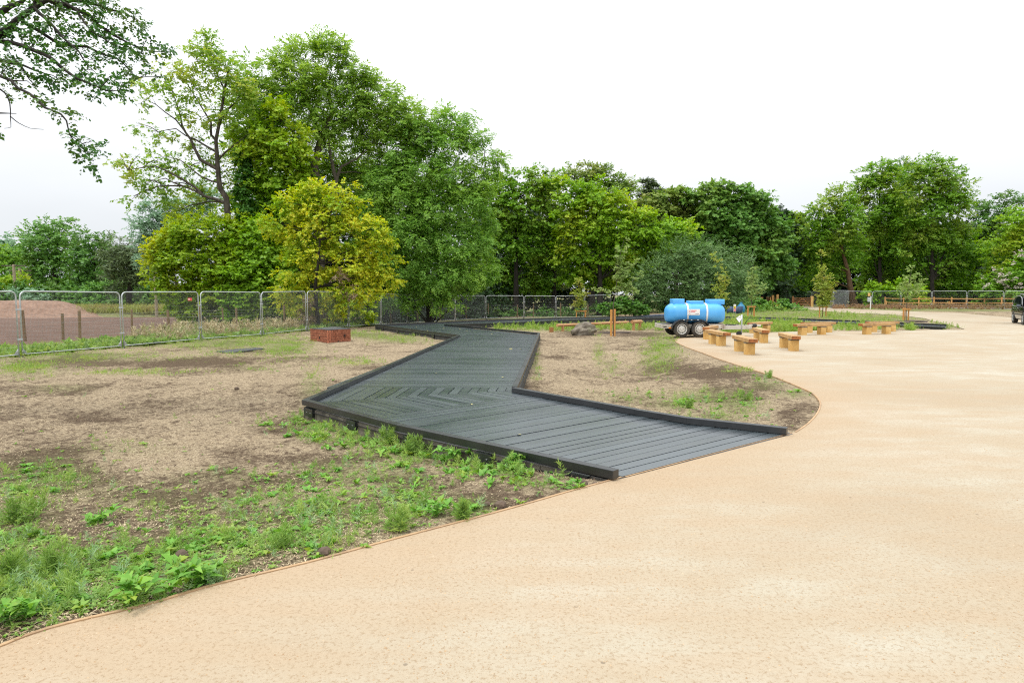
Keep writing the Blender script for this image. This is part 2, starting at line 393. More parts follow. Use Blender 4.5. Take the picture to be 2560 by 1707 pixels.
GREEN = [(100, 1190, 120, 40, .5), (350, 1250, 150, 40, .3), (560, 1270, 120, 30, .35), (60, 1500, 120, 80, 1), (200, 1450, 150, 55, .8), (50, 1350, 90, 60, .8), (40, 1250, 80, 50, .7), (150, 1200, 90, 40, .45), (400, 1400, 150, 50, .8), (600, 1350, 150, 45, .7), (350, 1500, 60, 30, .8), (500, 1440, 60, 30, .9), (750, 1330, 120, 45, .75), (900, 1280, 120, 45, .85), (1050, 1250, 80, 35, .8), (1180, 1270, 60, 25, .7), (950, 1180, 120, 35, .6), (800, 1190, 80, 30, .5), (700, 1240, 80, 30, .5), (1050, 1130, 100, 22, .8), (900, 1085, 80, 22, .9), (800, 1050, 60, 22, .9), (780, 970, 28, 40, .5), (1350, 1210, 60, 15, .5), (1250, 1180, 80, 15, .4), (300, 1120, 120, 18, .25), (550, 1190, 120, 20, .3),
    (150, 890, 260, 12, .75), (400, 857, 120, 9, .95), (600, 855, 110, 22, .95), (720, 868, 60, 22, .8), (60, 922, 90, 18, .7), (880, 905, 70, 9, .35), (1000, 847, 70, 9, 1.1), (900, 836, 60, 8, 1.1), (150, 970, 70, 9, .4), (330, 930, 100, 8, .3), (640, 920, 60, 8, .35),
    (1497, 880, 14, 28, .6), (1530, 915, 20, 20, .5), (1660, 866, 42, 28, .95), (1640, 905, 42, 26, .6), (1760, 990, 90, 18, .8), (1850, 1012, 60, 18, .85), (1690, 1012, 60, 14, .7), (1790, 1042, 70, 11, .8), (1920, 960, 55, 13, .55), (1990, 986, 40, 8, .7), (1560, 990, 80, 14, .4), (1930, 938, 25, 8, .7), (1340, 905, 9, 50, .35), (1850, 925, 40, 8, .3),
    (1330, 815, 85, 8, 1.2), (1450, 812, 100, 8, 1.2), (1610, 812, 60, 8, 1.2), (1400, 824, 120, 5, .5), (1850, 782, 70, 14, 1.2), (2000, 785, 170, 14, 1.2), (1950, 815, 70, 9, 1.2), (2200, 797, 120, 8, 1), (2110, 815, 80, 7, 1), (2380, 815, 25, 5, .7), (2200, 771, 220, 2.2, 1.2), (1240, 830, 40, 5, .4)]
SOIL = [(150, 1180, 160, 30, .7), (420, 1230, 200, 35, .6), (700, 1200, 160, 25, .5), (700, 1080, 90, 14, .5), (250, 1050, 100, 12, .5), (820, 1290, 160, 25, .6), (1000, 1200, 120, 20, .6), (1700, 920, 60, 12, .6), (500, 905, 160, 14, 1), (200, 905, 120, 10, .7), (850, 1150, 100, 25, .5), (600, 1130, 130, 25, .4), (1350, 1160, 120, 30, .9), (1800, 935, 90, 18, .9), (1980, 1040, 40, 30, .8), (1880, 975, 90, 20, .6), (1500, 832, 90, 8, .7), (150, 1130, 100, 30, .6), (500, 1300, 250, 50, .6), (100, 1420, 200, 90, .7), (1200, 1240, 200, 30, .6), (380, 1010, 90, 20, .3), (1640, 838, 60, 8, .6), (1400, 895, 50, 6, .5)]
def gsum(L, x, y, z):
    px, py = proj(x, y, z); r = np.zeros(np.shape(x))
    for cx, cy, sx, sy, w in L: r = r + w * np.exp(-(((px - cx) / sx) ** 2 + ((py - cy) / sy) ** 2))
    return r
def field_mask(x, y):          # bare field beyond the left fence
    px, py = proj(x, y, 0 * x)
    lim = np.interp(y, [p[1] for p in HERAS], [p[0] for p in HERAS]) - 3.4 - .06 * y
    m = 1 - sstep(-1.0, .6, x - lim)
    return m * sstep(17, 20, y) * (1 - sstep(62, 64, y + 2 * fbm(x * .2, y * .2, 7)))

# ---- ground sheet
def spaced(segs):
    out = []
    for a, b, n in segs: out.append(np.linspace(a, b, n, endpoint=False))
    out.append([segs[-1][1]]); return np.concatenate(out)
gx = spaced([(-420, -60, 24), (-60, -20, 70), (-20, -9, 90), (-9, 6, 300), (6, 14, 80), (14, 40, 110), (40, 100, 60), (100, 420, 22)])
gy = spaced([(-40, 1.5, 14), (1.5, 14, 290), (14, 30, 200), (30, 60, 160), (60, 110, 60), (110, 600, 30)])
X, Y = np.meshgrid(gx, gy); nx = len(gx); ny = len(gy); xf, yf = X.ravel(), Y.ravel()
Z = hgt(xf, yf)
Vg = np.stack([xf, yf, Z], 1)
I = np.arange(nx * ny).reshape(ny, nx)
Qg = np.stack([I[:-1, :-1].ravel(), I[:-1, 1:].ravel(), I[1:, 1:].ravel(), I[1:, :-1].ravel()], 1)
infr = (yf > 1)
gr = np.where(infr, gsum(GREEN, xf, yf, Z), 0); gr = np.clip(gr * .95 + .05, 0, 1)
fm = np.where(infr, field_mask(xf, yf), 0)
far = sstep(62, 66, yf) * (1 - fm); gr = np.clip(gr + far * .9, 0, 1)
behind_left = (1 - sstep(-.8, .4, xf - np.interp(yf, [p[1] for p in HERAS], [p[0] for p in HERAS]))) * (yf > 12) * (1 - fm)
gr = np.clip(gr + behind_left * .9, 0, 1)
so = np.where(infr, gsum(SOIL, xf, yf, Z), 0)
M_GROUND = ground_mat(); M_SAND = sand_mat()
g = npobj('ground', Vg, Qg, M_GROUND, attrs={'green': gr, 'soil': np.clip(so, 0, 1), 'field': fm}, smooth=True); tag(g, kind='structure')

# ---- sand path: a clipped sheet
bm = bmesh.new()
vs = [bm.verts.new((p.x, p.y, 0)) for p in PATH]; fc = bm.faces.new(vs); fc.normal_update()
bmesh.ops.triangulate(bm, faces=[fc])
for a in np.arange(-8, 44, 1.0):
    bmesh.ops.bisect_plane(bm, geom=bm.verts[:] + bm.edges[:] + bm.faces[:], plane_co=(a, 0, 0), plane_no=(1, 0, 0))
for a in np.concatenate([np.arange(-5, 16, .75), np.arange(16, 84, 2.5)]):
    bmesh.ops.bisect_plane(bm, geom=bm.verts[:] + bm.edges[:] + bm.faces[:], plane_co=(0, a, 0), plane_no=(0, 1, 0))
bmesh.ops.recalc_face_normals(bm, faces=bm.faces)
me = bpy.data.meshes.new('path'); bm.to_mesh(me); bm.free()
co = np.empty(len(me.vertices) * 3, np.float32); me.vertices.foreach_get('co', co); co = co.reshape(-1, 3)
dd = dpoly(co[:, 0], co[:, 1], [tuple(p) for p in e1 + e2 + e3], closed=False)
at = me.attributes.new('edge', 'FLOAT', 'POINT'); at.data.foreach_set('value', np.exp(-dd / .9).astype(np.float32))
TR = [(2440, 790, 90, 4, .8), (2390, 803, 50, 3, .6), (2300, 785, 90, 3, .6), (2130, 775, 100, 2.5, .8)]
at = me.attributes.new('track', 'FLOAT', 'POINT'); at.data.foreach_set('value', np.clip(gsum(TR, co[:, 0], np.maximum(co[:, 1], 1), 0 * co[:, 0]), 0, 1).astype(np.float32))
if me.polygons[0].normal.z < 0: me.flip_normals()
me.materials.append(M_SAND); po = bpy.data.objects.new('path', me); COL.objects.link(po); tag(po, kind='structure')

# ---- timber edging strips
def strip(P, w, z0, z1):
    mb = MB(); L = []; Rr = []
    for i, p in enumerate(P):
        t = (P[min(i + 1, len(P) - 1)] - P[max(i - 1, 0)]); t.z = 0; t.normalize(); n = Vector((-t.y, t.x, 0))
        L.append(p + n * w / 2); Rr.append(p - n * w / 2)
    vs = []
    for a, b in zip(L, Rr): vs += [(a.x, a.y, z0), (b.x, b.y, z0), (a.x, a.y, z1), (b.x, b.y, z1)]
    fs = []
    for i in range(len(P) - 1):
        k = i * 4; q = k + 4
        fs += [(k, k + 1, q + 1, q), (k + 2, q + 2, q + 3, k + 3), (k, q, q + 2, k + 2), (k + 1, k + 3, q + 3, q + 1)]
    k = (len(P) - 1) * 4; fs += [(0, 2, 3, 1), (k, k + 1, k + 3, k + 2)]
    return mb.add(vs, fs)
for P, lb in ((smooth_line(e1, 1), 'thin timber edging between the weedy left plot and the sand'),
              ([e2[0] + Vector((.0, -.02, 0)), e2[1] + Vector((.0, -.02, 0))], 'straight orange timber strip along the near end of the boardwalk'),
              (e3[1:], 'curved timber edging round the bare plot right of the boardwalk')):
    o = obj('timber_edging', strip(P, .024, -.10, .007), M_EDGE); tag(o, lb, 'edging')

# ------------------------------------------------------------------ boardwalk
bw = thing('boardwalk', 'black plank boardwalk zigzagging from the sand path to the fence', 'boardwalk', (0, 12, 0))
ZD = .012
def clip(poly, p, n):          # keep the side where (q-p).n >= 0
    out = []
    for i in range(len(poly)):
        a, b = poly[i], poly[(i + 1) % len(poly)]; da = (a[0] - p[0]) * n[0] + (a[1] - p[1]) * n[1]; db = (b[0] - p[0]) * n[0] + (b[1] - p[1]) * n[1]
        if da >= 0: out.append(a)
        if (da < 0) != (db < 0): k = da / (da - db); out.append((a[0] + (b[0] - a[0]) * k, a[1] + (b[1] - a[1]) * k))
    return out
def area(P): return abs(sum(P[i][0] * P[(i + 1) % len(P)][1] - P[(i + 1) % len(P)][0] * P[i][1] for i in range(len(P)))) / 2
def strips(mb, poly, d, pts):
    d = Vector((d[0], d[1])).normalized(); n = Vector((-d.y, d.x))
    if (Vector(pts[-1][:2]) - Vector(pts[0][:2])).dot(n) < 0: n = -n
    for a, b in zip(pts[:-1], pts[1:]):
        gp = random.choice((.004, .006, .008, .011))
        q = clip(poly, (a[0] + n.x * gp, a[1] + n.y * gp), n); q = clip(q, (b[0] - n.x * gp, b[1] - n.y * gp), -n) if len(q) > 2 else []
        if len(q) > 2 and area(q) > .003:
            dz = random.uniform(-.0025, .0025); mb.prism(q, ZD - .03, ZD + dz)
def lin(a, b, n): return [(a[0] + (b[0] - a[0]) * i / n, a[1] + (b[1] - a[1]) * i / n) for i in range(n + 1)]
def arc(P, t):
    ls = [(b - a).length for a, b in zip(P[:-1], P[1:])]; s = t * sum(ls)
    for a, b, l in zip(P[:-1], P[1:], ls):
        if s <= l or b is P[-1]: return a.lerp(b, min(1, s / l))
        s -= l
mb = MB()
QL = W(941, 1042.6, ZD); QR = W(1321, 987.6, ZD); Bd = W(1556, 1190.5, ZD); Dd = W(1976, 1081.2, ZD)
Lp = [QL, W(997, 1057, ZD), Bd]; Rp = [QR, W(1421, 1003, ZD), W(1586, 1032, ZD), W(1716, 1053, ZD), Dd]
N = 27
for i in range(N):
    g0 = random.choice((.004, .006, .011)) / 4.5; g1 = random.choice((.004, .006, .011)) / 4.5
    a0, a1 = arc(Lp, i / N + g0), arc(Lp, (i + 1) / N - g1); b0, b1 = arc(Rp, i / N + g0), arc(Rp, (i + 1) / N - g1)
    mb.prism([tuple(a0)[:2], tuple(a1)[:2], tuple(b1)[:2], tuple(b0)[:2]], ZD - .03, ZD + random.uniform(-.0025, .0025))
Ad = W(790, 1004.5, ZD); Cd = W(1276, 976, ZD); Pd = W(874 - 23.1, 968.5, ZD); Cl = W(1290, 968.5, ZD)
fu = lambda a, b: (b[0] - a[0], b[1] - a[1])
V0 = W(825, 1002.6, ZD); V1 = W(1263.5, 976.6, ZD)
stp = ((V1.x - V0.x) / 17, (V1.y - V0.y) / 17)
diag = [(V0.x + stp[0] * i, V0.y + stp[1] * i) for i in range(-2, 20)]
dE = fu(lk[0], E); dB = fu(lk[0], lk[1])
ext = lambda p, k: (p[0] + stp[0] * k, p[1] + stp[1] * k)
upper = [ext(V0, -3), ext(V1, 1.6), (Cl.x + .1, Cl.y), (Pd.x - .35, Pd.y)]
strips(mb, upper, dE, diag)
lowp = [ext(V0, -1.6), (QL.x - .02, QL.y - .02), (QR.x, QR.y), ext(V1, 2)]
lowp = [ext(V0, -2.2), (lk[0].x + dB[0] * .0, lk[0].y - .05), (QL.x, QL.y), (QR.x, QR.y), ext(V1, 1.2)]
lowp = [ext(V0, -2.2), (QL.x, QL.y), (QR.x, QR.y), ext(V1, 1.2)]
strips(mb, lowp, dB, diag)
# straight far stretch, boards across
s2 = [(Pd.x - .25, Pd.y + .006), (Cl.x + .06, Cl.y + .006), (Fp.x, Fp.y), (E.x, E.y)]
nb = int((Fp.y - Cl.y) / .152); strips(mb, s2, fu(Pd, Cl), lin((Cl.x, Cl.y), (Fp.x + .0, Fp.y), nb))
s3 = [(E.x, E.y), (Fp.x, Fp.y), (H.x, H.y), (G.x, G.y)]
strips(mb, s3, (.86, .51), lin((E.x - .3, E.y - 1), (G.x + 1.2, G.y + 2.6), 66))
for i in range(len(LOOPo) - 1):
    o0, o1, i0, i1 = LOOPo[i], LOOPo[i + 1], LOOPi[i], LOOPi[i + 1]
    n = max(4, int((o1 - o0).length / .155))
    for k in range(n):
        a, b = o0.lerp(o1, (k + .03) / n), o0.lerp(o1, (k + .97) / n); c, d = i0.lerp(i1, (k + .03) / n), i0.lerp(i1, (k + .97) / n)
        mb.prism([(a.x, a.y), (b.x, b.y), (d.x, d.y), (c.x, c.y)], ZD - .03, ZD)
obj('deck_boards', mb, M_DECK, bw, world=True, bevel=.002)
# under-layer so that the gaps read dark
def kerb(P, side, w=.096, z0=ZD + .004, z1=ZK, ext0=0.0, ext1=0.0, name='kerb_beam'):
    for a, b in zip(P[:-1], P[1:]):
        t = Vector((b.x - a.x, b.y - a.y, 0)).normalized(); n = Vector((-t.y, t.x, 0)) * side
        a2 = a - t * ext0; b2 = b + t * ext1
        mb = MB(); q = [a2, b2, b2 + n * w, a2 + n * w]
        mb.prism([(v.x, v.y) for v in q], z0, z1 + random.uniform(-.003, .003))
        obj(name, mb, M_KERB, bw, world=True, bevel=.006)
def skirt(P, side, z1, z0, inset, mat, name, seg=0.0):
    for a, b in zip(P[:-1], P[1:]):
        t = Vector((b.x - a.x, b.y - a.y, 0)).normalized(); n = Vector((-t.y, t.x, 0)) * side
        mb = MB(); L = (b - a).length; x = 0
        while x < L - .01:
            y = min(L, x + (seg or L)); q0 = a + t * (x + .004) + n * inset; q1 = a + t * (y - .004) + n * inset; j = random.uniform(0, .006) if seg else 0
            mb.prism([((q0 + n * j).x, (q0 + n * j).y), ((q1 + n * j).x, (q1 + n * j).y), ((q1 + n * .05).x, (q1 + n * .05).y), ((q0 + n * .05).x, (q0 + n * .05).y)], z0, z1)
            x = y
        obj(name, mb, mat, bw, world=True)
def packers(P, side, pitch, z1, z0, inset=-.012, w=.24):
    for a, b in zip(P[:-1], P[1:]):
        t = Vector((b.x - a.x, b.y - a.y, 0)).normalized(); n = Vector((-t.y, t.x, 0)) * side; L = (b - a).length; x = pitch * .1
        while x + w < L:
            mb = MB(); q0 = a + t * x + n * inset; q1 = a + t * (x + w) + n * inset
            mb.prism([(q0.x, q0.y), (q1.x, q1.y), ((q1 + n * .07).x, (q1 + n * .07).y), ((q0 + n * .07).x, (q0 + n * .07).y)], z0, z1)
            po_ = obj('packer_block', mb, M_KERB, bw, world=True, bevel=.004)
            if P is lk:
                for f_ in (.25, .75):
                    mb = MB(); p = a + t * (x + w * f_) + n * (inset - .004); mb.lathe([(-.004, .006), (.004, .009)], 8, 'z', (p.x, p.y, (z0 + z1) / 2)); obj('bolt', mb, M_GALV, po_, world=True)
            x += pitch
kerb(lk, 1)                                   # near left
kerb([A, E], -1, ext0=0.0)                    # left side of the long stretch
kerb([E, G], -1)
kerb([Vector((p.x, p.y, ZK)) for p in LOOPo], -1)
kerb(rk, 1)
kerb([C, Fp], -1, ext0=-.12)
kerb([Fp, H], -1)
kerb([Vector((p.x, p.y, ZK)) for p in LOOPi], -1)
skirt(lk, 1, -.022, -.24, .03, M_SIDE, 'side_board', .21); packers(lk, 1, 1.28, -.01, -.13)
for P in ([A, E], [E, G], [C, Fp], [Fp, H], LOOPi, LOOPo):
    fr_ = P[0] in (C, Fp, H)
    skirt(P, -1, -.02, -.5, .06 if fr_ else .03, M_SIDED, 'side_board'); packers(P, -1, 2.1, -.01, -.16, .045 if fr_ else -.012)
mb = MB(); mb.bar(Bd + Vector((-.04, -.04, -.075)), Dd + Vector((.02, -.015, -.075)), .02, .13); obj('end_board', mb, M_KERB, bw, world=True)
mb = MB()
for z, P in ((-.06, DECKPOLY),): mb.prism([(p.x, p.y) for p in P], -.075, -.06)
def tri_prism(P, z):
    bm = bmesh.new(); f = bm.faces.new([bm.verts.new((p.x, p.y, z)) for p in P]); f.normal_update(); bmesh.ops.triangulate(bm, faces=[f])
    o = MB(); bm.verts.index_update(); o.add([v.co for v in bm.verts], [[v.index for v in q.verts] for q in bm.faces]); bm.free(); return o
obj('gap_shade_sheet', tri_prism(DECKPOLY, -.06), M_BLACK, bw, world=True)  # flat black sheet added below the boards to paint the shade in the gaps

# fallen leaves
M_YLEAF = plain('fallen_leaf_yellow', (.62, .55, .2), .6, var=.3)
lp = [(1089, 823, 0), (1302, 793 + 80, 0), (1139, 844, .0), (1125, 829, 0), (1229, 835, .0), (1166, 828, 0), (1090, 933, 0), (1257, 943, 0), (1277, 872, 0), (1142, 843.5, 0), (1298, 1086, 0), (1178, 1012, 0), (1150, 822, 0), (1012, 823, 0), (1068, 827, 0), (1040, 818, 0), (1110, 821, 0), (1229, 828, 0)]
for k, (a, b, _) in enumerate(lp):
    p = W(a, b, ZD + .006); s = .035 if b > 900 else .07
    mb = MB(); r_ = random.random() * 6; pts = [(math.cos(r_ + i * 1.2566) * s * random.uniform(.6, 1), math.sin(r_ + i * 1.2566) * s * random.uniform(.5, 1), random.uniform(0, .014)) for i in range(5)]
    mb.add([(0, 0, .006)] + pts, [(0, i + 1, (i + 1) % 5 + 1) for i in range(5)])
    o = obj('fallen_leaf', mb, M_YLEAF); o.location = p
    tag(o, 'small pale yellow leaf lying on the black boards', 'leaf', 'fallen leaves on the boardwalk')

# ------------------------------------------------------------------ temporary mesh fencing
ORD = ['first', 'second', 'third', 'fourth', 'fifth', 'sixth', 'seventh', 'eighth', 'ninth', 'tenth', 'eleventh', 'twelfth', 'thirteenth', 'fourteenth', 'fifteenth', 'sixteenth', 'seventeenth']
def frame_path(w, h0, h1_, r):
    P = [Vector((r * 0 + 0, 0, h0))]
    P = [Vector((0, 0, h0)), Vector((0, 0, h1_ - r))]
    for k in range(1, 6): a = math.pi - k * math.pi / 10; P.append(Vector((r + r * math.cos(a), 0, h1_ - r + r * math.sin(a))))
    for k in range(1, 6): a = math.pi / 2 - k * math.pi / 10; P.append(Vector((w - r + r * math.cos(a), 0, h1_ - r + r * math.sin(a))))
    P.append(Vector((w, 0, h0))); return P
def panel_meshes(w, fine=True):
    f = MB(); f.tube(frame_path(w, -.12, 2.0, .17), .021, 8)
    f.tube([(0, 0, .1), (w, 0, .1)], .015, 6, False)
    for x, s in ((0.0, 1), (w, -1)): f.add([(x, .004, .1), (x + s * .16, .004, .1), (x, .004, .3), (x, -.004, .1), (x + s * .16, -.004, .1), (x, -.004, .3)], [(0, 1, 2), (5, 4, 3), (1, 4, 5, 2), (0, 3, 4, 1)])
    m = MB(); r = .0015 if fine else .0022
    n = int(w / .04)
    for i in range(1, n): x = w * i / n; m.tube([(x, 0, .1), (x, 0, 1.98)], r, 3, False)
    for z in (.32, .55, .78, 1.0, 1.22, 1.45, 1.7): m.tube([(0, 0.004, z), (w, 0.004, z)], r * 1.1, 3, False)
    return f, m
protoF, protoM = panel_meshes(3.4)
fo0 = None
M_RED = plain('red_tag', (.75, .09, .10), .5, var=.1)
def foot_mb():
    mb = MB(); mb.prism([(-.11, -.33), (.11, -.33), (.11, .33), (-.11, .33)], -.10, .03); return mb
LBL = 'galvanised mesh fence panel, %s'
def heras(pts, labels, group, tagged=None, cat='fence panel', foot=True, clampz=(.55, 1.45)):
    global fo0
    for i, (a, b) in enumerate(zip(pts[:-1], pts[1:])):
        a = Vector((a[0], a[1], 0)); b = Vector((b[0], b[1], 0)); a.z = h1(a.x, a.y); b.z = h1(b.x, b.y)
        t = (b - a); L = t.length; ang = math.atan2(t.y, t.x); gap = .11
        r = thing('fence_panel', labels[i], cat, a + t.normalized() * gap / 2, ang, group)
        sx = (L - gap) / 3.4; sl = math.atan2(b.z - a.z, L)
        if fo0 is None:
            f = obj('frame', protoF, M_GALV, r, smooth=True); m = obj('wire_mesh', protoM, M_WIRE, r); fo0 = (f, m)
        else:
            f, m = [q.copy() for q in fo0]
            for q in (f, m): COL.objects.link(q); q.parent = r
        for q in (f, m): q.scale = (sx, 1, 1); q.rotation_euler = (0, -sl, 0)
        if foot:
            fm_ = obj('foot', foot_mb(), M_BLACK, r, bevel=.01); fm_.location = (-.05, 0, -.03)
        for z in clampz:
            mb = MB(); mb.bar((-.13, 0, z), (.02, 0, z), .05, .045); obj('clamp', mb, M_GALV, r, bevel=.006)
        if tagged == i:
            mb = MB(); mb.box((L - .55, -.02, 1.72), (.2, .008, .11)); tgo = obj('sign_plate', mb, M_RED, r, bevel=.002)
            mb = MB(); mb.box((L - .60, -.0255, 1.72), (.085, .003, .035)); obj('lettering', mb, M_WHITE, tgo)
lbs = ['galvanised mesh fence panel cut by the left edge of the photo', 'galvanised mesh fence panel in front of the red soil heap', 'galvanised mesh fence panel with a small red tag at its top right corner',
       'galvanised mesh fence panel just right of the red tagged one', 'galvanised mesh fence panel partly under the yellow tree, left side', 'mesh fence panel directly behind the red brick ring',
       'mesh fence panel between the brick ring and the boardwalk corner', 'mesh fence panel behind the far left corner of the boardwalk', 'second mesh fence panel right of the boardwalk far left corner', 'third mesh fence panel right of the boardwalk far left corner',
       'fourth mesh fence panel right of the boardwalk far left corner', 'mesh fence panel where the back fence turns to run level', 'mesh fence panel left of the small staked conifer', 'mesh fence panel just behind the small staked conifer', 'darkest mesh fence panel, behind the log rail and pale sapling']
heras(HERAS, lbs, 'temporary mesh fence panels behind the left plot', tagged=2)
RF = [(37.2, 77.2), (41.7, 76.6), (45.2, 76.2), (48.6, 75.6), (52.0, 74.6), (55.3, 73.2), (58.6, 71.6)]
RF = [(W(2112, 772).x * 1.0, 76.0)]
RF = [tuple(W(px, 733 + 2870 / d)[:2]) for px, d in ((2112, 77.5), (2180, 76.5), (2251, 76), (2328, 75), (2416, 72.8), (2508, 70.5), (2602, 68))]
heras(RF, ['mesh fence panel right of the stacked panels, left end of the right fence', 'mesh fence panel right of the white pole', 'mesh fence panel behind the staked sapling by the car track', 'mesh fence panel with rail fence behind, midway to the car',
           'mesh fence panel second from the parked car', 'mesh fence panel partly hidden behind the black car'], 'temporary mesh fence panels on the right')
BF = [tuple(W(px, 733 + 2870 / d)[:2]) for px, d in ((1848, 92), (1897, 93), (1951, 94), (1988, 96), (2029, 97), (2082, 80))]
heras(BF, ['dim mesh fence panel behind the blue bin', 'dim mesh fence panel behind the wooden stile', 'dim mesh fence panel left of the wooden gate', 'dim mesh fence panel right behind the wooden gate', 'long mesh fence panel between the gate and the stacked panels'], 'dim mesh fence panels in the wood shade', foot=False)
# stack of spare panels standing together
st = thing('stacked_panels', 'stack of spare mesh panels leaning together by the right fence', 'fence panels', W(2083, 733 + 2870 / 76.5), .25)
for k in range(5):
    for src, nm in ((fo0[0], 'frame'), (fo0[1], 'wire_mesh')):
        q = src.copy(); COL.objects.link(q); q.parent = st; q.location = (0, .12 * k, 0); q.scale = (.62, 1, 1.03)

# ---- stock netting fence on wooden posts
def round_post(h, r, top=.02):
    return MB().lathe([(-.25, r), (h - top, r), (h, r * .7)], 10, 'z')
SP = [(-40, 26.8), (60, 26.6), (155, 26.4), (197, 26.0), (328, 28.4), (422, 30.2), (500, 31.5), (558, 32.5), (592, 33.3), (711, 35.5), (808, 37.5), (901, 40.5), (977, 44.5), (1044, 48), (1100, 51.5), (1138, 54), (1165, 56), (1221, 58.5), (1293, 59.5), (1334, 60.5), (1402, 61.5), (1470, 62.5)]
sf = thing('stock_fence', 'low wire netting fence on brown wooden posts behind the mesh panels', 'wire fence', (0, 0, 0))
sp_ = []
for i, (px, d) in enumerate(SP):
    x = (px - CX) / F * d; z = h1(x, d); h = 1.22 + .08 * math.sin(i * 2.3); r = .055 if px not in (328, 558, 1334) else .04
    o = obj('post', round_post(h, r), M_POST, sf, smooth=False); o.location = (x, d, z); o.rotation_euler = (random.uniform(-.03, .03), random.uniform(-.03, .03), 0); sp_.append(Vector((x, d, z)))
mb = MB()
for z in (.12, .26, .42, .6, .8, .95, 1.08):
    mb.tube([p + Vector((0, -.06, z)) for p in sp_], .0028, 3, False)
for a, b in zip(sp_[:-1], sp_[1:]):
    n = int((b - a).length / .16)
    for k in range(n): p = a.lerp(b, k / n); mb.tube([p + Vector((0, -.06, .12)), p + Vector((0, -.06, .95))], .0022, 3, False)
obj('netting', mb, M_WIRE, sf)

# ---- post and rail fence on the right, with a bench-like lower rail
rf = thing('rail_fence', 'new orange wooden post and rail fence behind the right mesh fence', 'wooden fence', (0, 0, 0))
RP = [(2211, 82), (2257, 81), (2295, 80.5), (2333, 79.5), (2377, 78.5), (2414, 77.5), (2459, 76.5), (2502, 75), (2556, 73.5), (2620, 72), (2690, 70)]
rp = []
for i, (px, d) in enumerate(RP):
    p = Vector(((px - CX) / F * d, d, 0)); p.z = h1(p.x, p.y); rp.append(p)
    o = obj('post', MB().box((0, 0, .55), (.14, .09, 1.5)), M_RAIL, rf, bevel=.006); o.location = p; o.rotation_euler = (0, 0, -.25)
for a, b in zip(rp[:-1], rp[1:]):
    for z in (1.12, .62, .22):
        obj('rail', MB().bar(a + Vector((0, -.08, z)), b + Vector((0, -.08, z)), .04, .1), M_RAIL, rf)
for px, d in ((2214, 81.5), (2371, 78)):
    o = obj('post', MB().box((0, 0, .35), (.12, .09, .9)), M_RAIL, rf); o.location = ((px - CX) / F * d, d, 0)

# ------------------------------------------------------------------ gate and stile in the back
def five_bar(p0, p1, name, label):
    g_ = thing(name, label, 'gate', p0)
    L = (p1 - p0).length; ang = math.atan2(p1.y - p0.y, p1.x - p0.x); g_.rotation_euler = (0, 0, ang)
    for x, w_ in ((0, .2), (L, .3)): obj('gate_post', MB().box((x, 0, .62), (w_, w_, 1.5)), M_OAK if x else M_GATE, g_, bevel=.01)
    mb = MB()
    for z in (.18, .38, .6, .84, 1.1): mb.bar((.14, 0, z), (L - .16, 0, z), .04, .09)
    obj('rails', mb, M_GATE, g_)
    mb = MB(); mb.bar((.16, -.04, .14), (.16, -.04, 1.16), .05, .09); mb.bar((L - .2, -.04, .14), (L - .2, -.04, 1.16), .05, .09); mb.bar((.2, -.045, .18), (L * .5, -.045, 1.1), .03, .08); mb.bar((L - .2, -.045, .18), (L * .5, -.045, 1.1), .03, .08)
    obj('braces', mb, M_GATE, g_); return g_
five_bar(W(1981, 767), W(2029, 767), 'field_gate', 'brown five bar wooden gate across the end of the sand track')
stl = thing('wooden_stile', 'orange wooden stile with tall posts left of the brown gate', 'stile', W(1905, 768.5))
for px, h in ((1873, 1.35), (1925, 1.25), (1931, 1.5), (1940, 1.6)):
    p = W(px, 768.5) - stl.location
    obj('post', MB().box((p.x, p.y - (.3 if px == 1940 else 0), h / 2), (.26 if px > 1926 else .12, .2, h)), M_RAIL, stl, bevel=.008)
for z in (1.22, .98, .72, .45):
    a = W(1871, 768.5) - stl.location; b = W(1906, 768.5) - stl.location; c_ = W(1915, 768.5) - stl.location; d_ = W(1938, 768.5) - stl.location
    if z > .9 or z < .5: obj('rail', MB().bar(a + Vector((0, -.1, z)), b + Vector((0, -.1, z)), .05, .14), M_RAIL, stl)
    obj('rail', MB().bar(c_ + Vector((0, .1, z)), d_ + Vector((0, .1, z)), .05, .1), M_GATE, stl)

